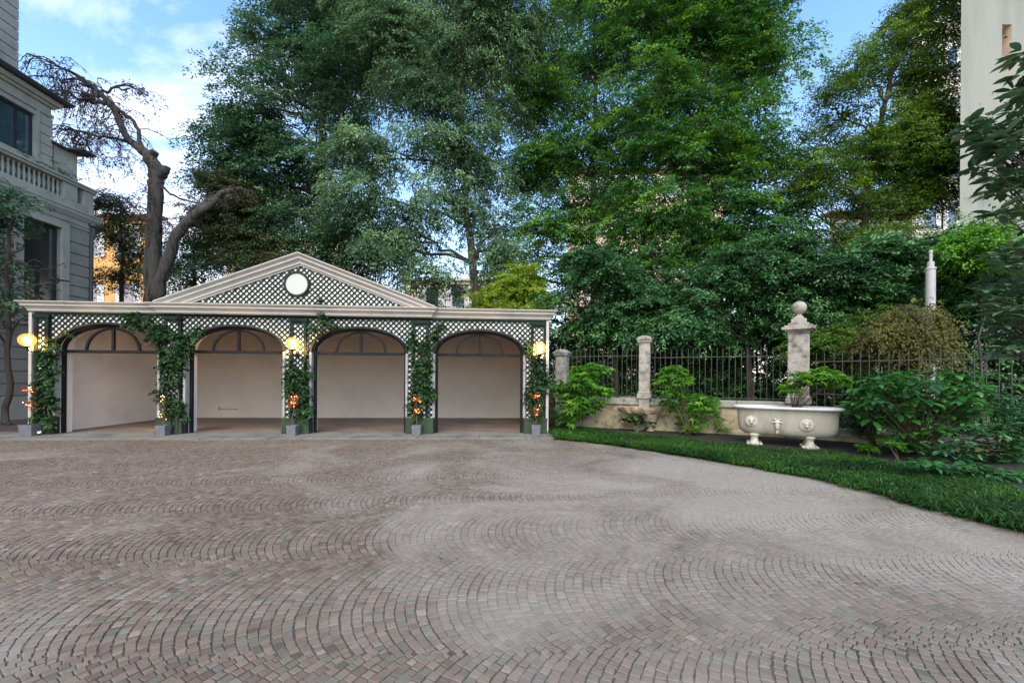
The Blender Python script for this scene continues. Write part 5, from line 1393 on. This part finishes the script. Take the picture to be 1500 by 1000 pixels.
# ================================================================ buildings behind
def block(name, label, px0, px1, pytop, Y, depth, mat, rows, cols, wpx, roof=None, cat='building', zbase=0, seed=1, shutters=True, margin=.12):
    a, b_ = P(px0, 500, Y), P(px1, 500, Y); zt = P((px0+px1)/2, pytop, Y).z
    t = thing(name, label, cat, (a.x, Y, 0)); W_ = b_.x-a.x
    k_ = (Y+depth)/Y; xb0, xb1 = a.x*(k_-1)*.98, W_+b_.x*(k_-1)*.98   # side walls splay away from the street
    q = MB(); q.add([(0,0,-.1),(W_,0,-.1),(xb1,depth,-.1),(xb0,depth,-.1),(0,0,zt),(W_,0,zt),(xb1,depth,zt),(xb0,depth,zt)], [(0,3,2,1),(4,5,6,7),(0,1,5,4),(1,2,6,5),(2,3,7,6),(3,0,4,7)]); q.build('wall', mat, t)
    q = MB(); q.box(-.35, W_+.35, -.35, .8, zt+.001, zt+.22); q.box(-.15, W_+.15, -.15, -.001, zt-.35, zt-.001); q.build('roof_edge', roof or mat, t)
    fh = zt/rows; g2 = random.Random(seed)
    for r_ in range(rows):
        for c in range(cols):
            x = W_*(margin+(1-2*margin)*(c+.5)/cols); z = fh*(r_+.32)
            q = MB(); ww, wh = wpx, fh*.52
            q.box(x-ww/2-.12, x+ww/2+.12, -.06, -.002, z-.12, z-.002); q.box(x-ww/2-.1,x-ww/2,-.05,-.002,z,z+wh+.1); q.box(x+ww/2,x+ww/2+.1,-.05,-.002,z,z+wh+.1); q.box(x-ww/2,x+ww/2,-.05,-.002,z+wh,z+wh+.1)
            o = q.build('window', mt_shut, t)
            q = MB(); q.quad((x-ww/2,-.012,z),(x+ww/2,-.012,z),(x+ww/2,-.012,z+wh),(x-ww/2,-.012,z+wh)); q.build('pane', mt_glassd, o)
            if shutters:
                for s_ in (-1,1):
                    q = MB(); xs_ = x+s_*(ww*.75+.12); q.box(xs_-ww*.24, xs_+ww*.24, -.07, -.004, z, z+wh); q.build('shutter', mt_shut, o)
    return t
block('orange_house', 'orange rendered house between the villa and the old pollard', 90, 232, 318, 46, 12, mt_orange, 3, 2, 1.3, mt_tile, seed=2)
block('peach_house', 'peach rendered house behind the right slope of the pediment', 330, 505, 355, 52, 12, mt_peach, 3, 4, 1.3, mt_tile, seed=3)
t_ = block('cream_house', 'pale cream house with an air conditioner behind the garage roof', 590, 790, 412, 44, 12, mt_peach, 3, 4, 1.3, mt_cream, seed=4)
block('cream_block', 'cream apartment block behind the tall maple', 830, 1060, 250, 50, 14, mt_peach, 6, 5, 1.4, mt_tile, seed=5)
block('cream_block', 'tall cream apartment block behind the olive beech at the grey wall', 1335, 1450, -20, 36, 14, mt_cream, 8, 3, 1.3, mt_tile, seed=6)
block('peach_block', 'low peach house glimpsed below the olive beech', 1215, 1332, 315, 38, 12, mt_peach, 4, 3, 1.3, mt_tile, seed=7)
ac = P(694, 448, 43.6)
t = thing('air_conditioner', 'white air conditioner unit on the cream house wall', 'air conditioner', (ac.x, 44, ac.z-.5))
q = MB(); q.box(-.75,.75,-.55,-.03,0,1.05); q.build('casing', mt_shut, t, bevel=.05)
q = MB(); q.lathe([(.40,0),(.42,.04),(.36,.05),(.02,.02)], (.15,-.552,.52), 20, Matrix.Rotation(R(90),3,'X')); q.build('fan_grille', mt_pot, t)
q = MB(); q.box(-.6,-.5,-.5,0,-.12,-.001); q.box(.5,.6,-.5,0,-.12,-.001); q.build('wall_brackets', mt_pot, t)
# pale grey building at the right
Yr = 17.0
a = P(1404.5, 500, Yr); wx0, wx1 = P(1468,60,Yr).x-a.x, P(1482,60,Yr).x-a.x; wz0, wz1 = P(1468,105,Yr).z, P(1468,36,Yr).z
t = thing('grey_building', 'plain pale grey building with a recessed window at the right edge', 'building', (a.x, Yr, 0))
q = MB()
xs_ = [0, wx0, wx1, 12]; zs_ = [-.1, wz0, wz1, 30]
for i in range(3):
    for k in range(3):
        if i == 1 and k == 1: continue
        q.quad((xs_[i],0,zs_[k]),(xs_[i+1],0,zs_[k]),(xs_[i+1],0,zs_[k+1]),(xs_[i],0,zs_[k+1]))
q.quad((0,0,-.1),(0,0,30),(15.5,14,30),(15.5,14,-.1)); q.add([(0,0,30),(12,0,30),(15.6,14,30),(15.5,14,30)],[(0,1,2,3)]); q.quad((12,0,-.1),(15.6,14,-.1),(15.6,14,30),(12,0,30))
q.build('wall', mt_rwall, t)
q = MB(); D_ = .7
for A_, B_ in (((wx0,wz0),(wx0,wz1)),((wx0,wz1),(wx1,wz1)),((wx1,wz1),(wx1,wz0)),((wx1,wz0),(wx0,wz0))):
    q.quad((A_[0],.002,A_[1]),(B_[0],.002,B_[1]),(B_[0],D_,B_[1]),(A_[0],D_,A_[1]))
wo = q.build('window', mt_rreveal, t)
q = MB(); q.quad((wx0,D_,wz0),(wx1,D_,wz0),(wx1,D_,wz1),(wx0,D_,wz1)); q.build('pane', mt_rreveal, wo)
q = MB(); q.box(wx0+.02,wx0+.10,D_-.1,D_-.003,wz0+.02,wz1-.02); q.box(wx0+.10,wx1,D_-.1,D_-.003,wz1-.12,wz1-.02); q.build('frame', mt_shut, wo)
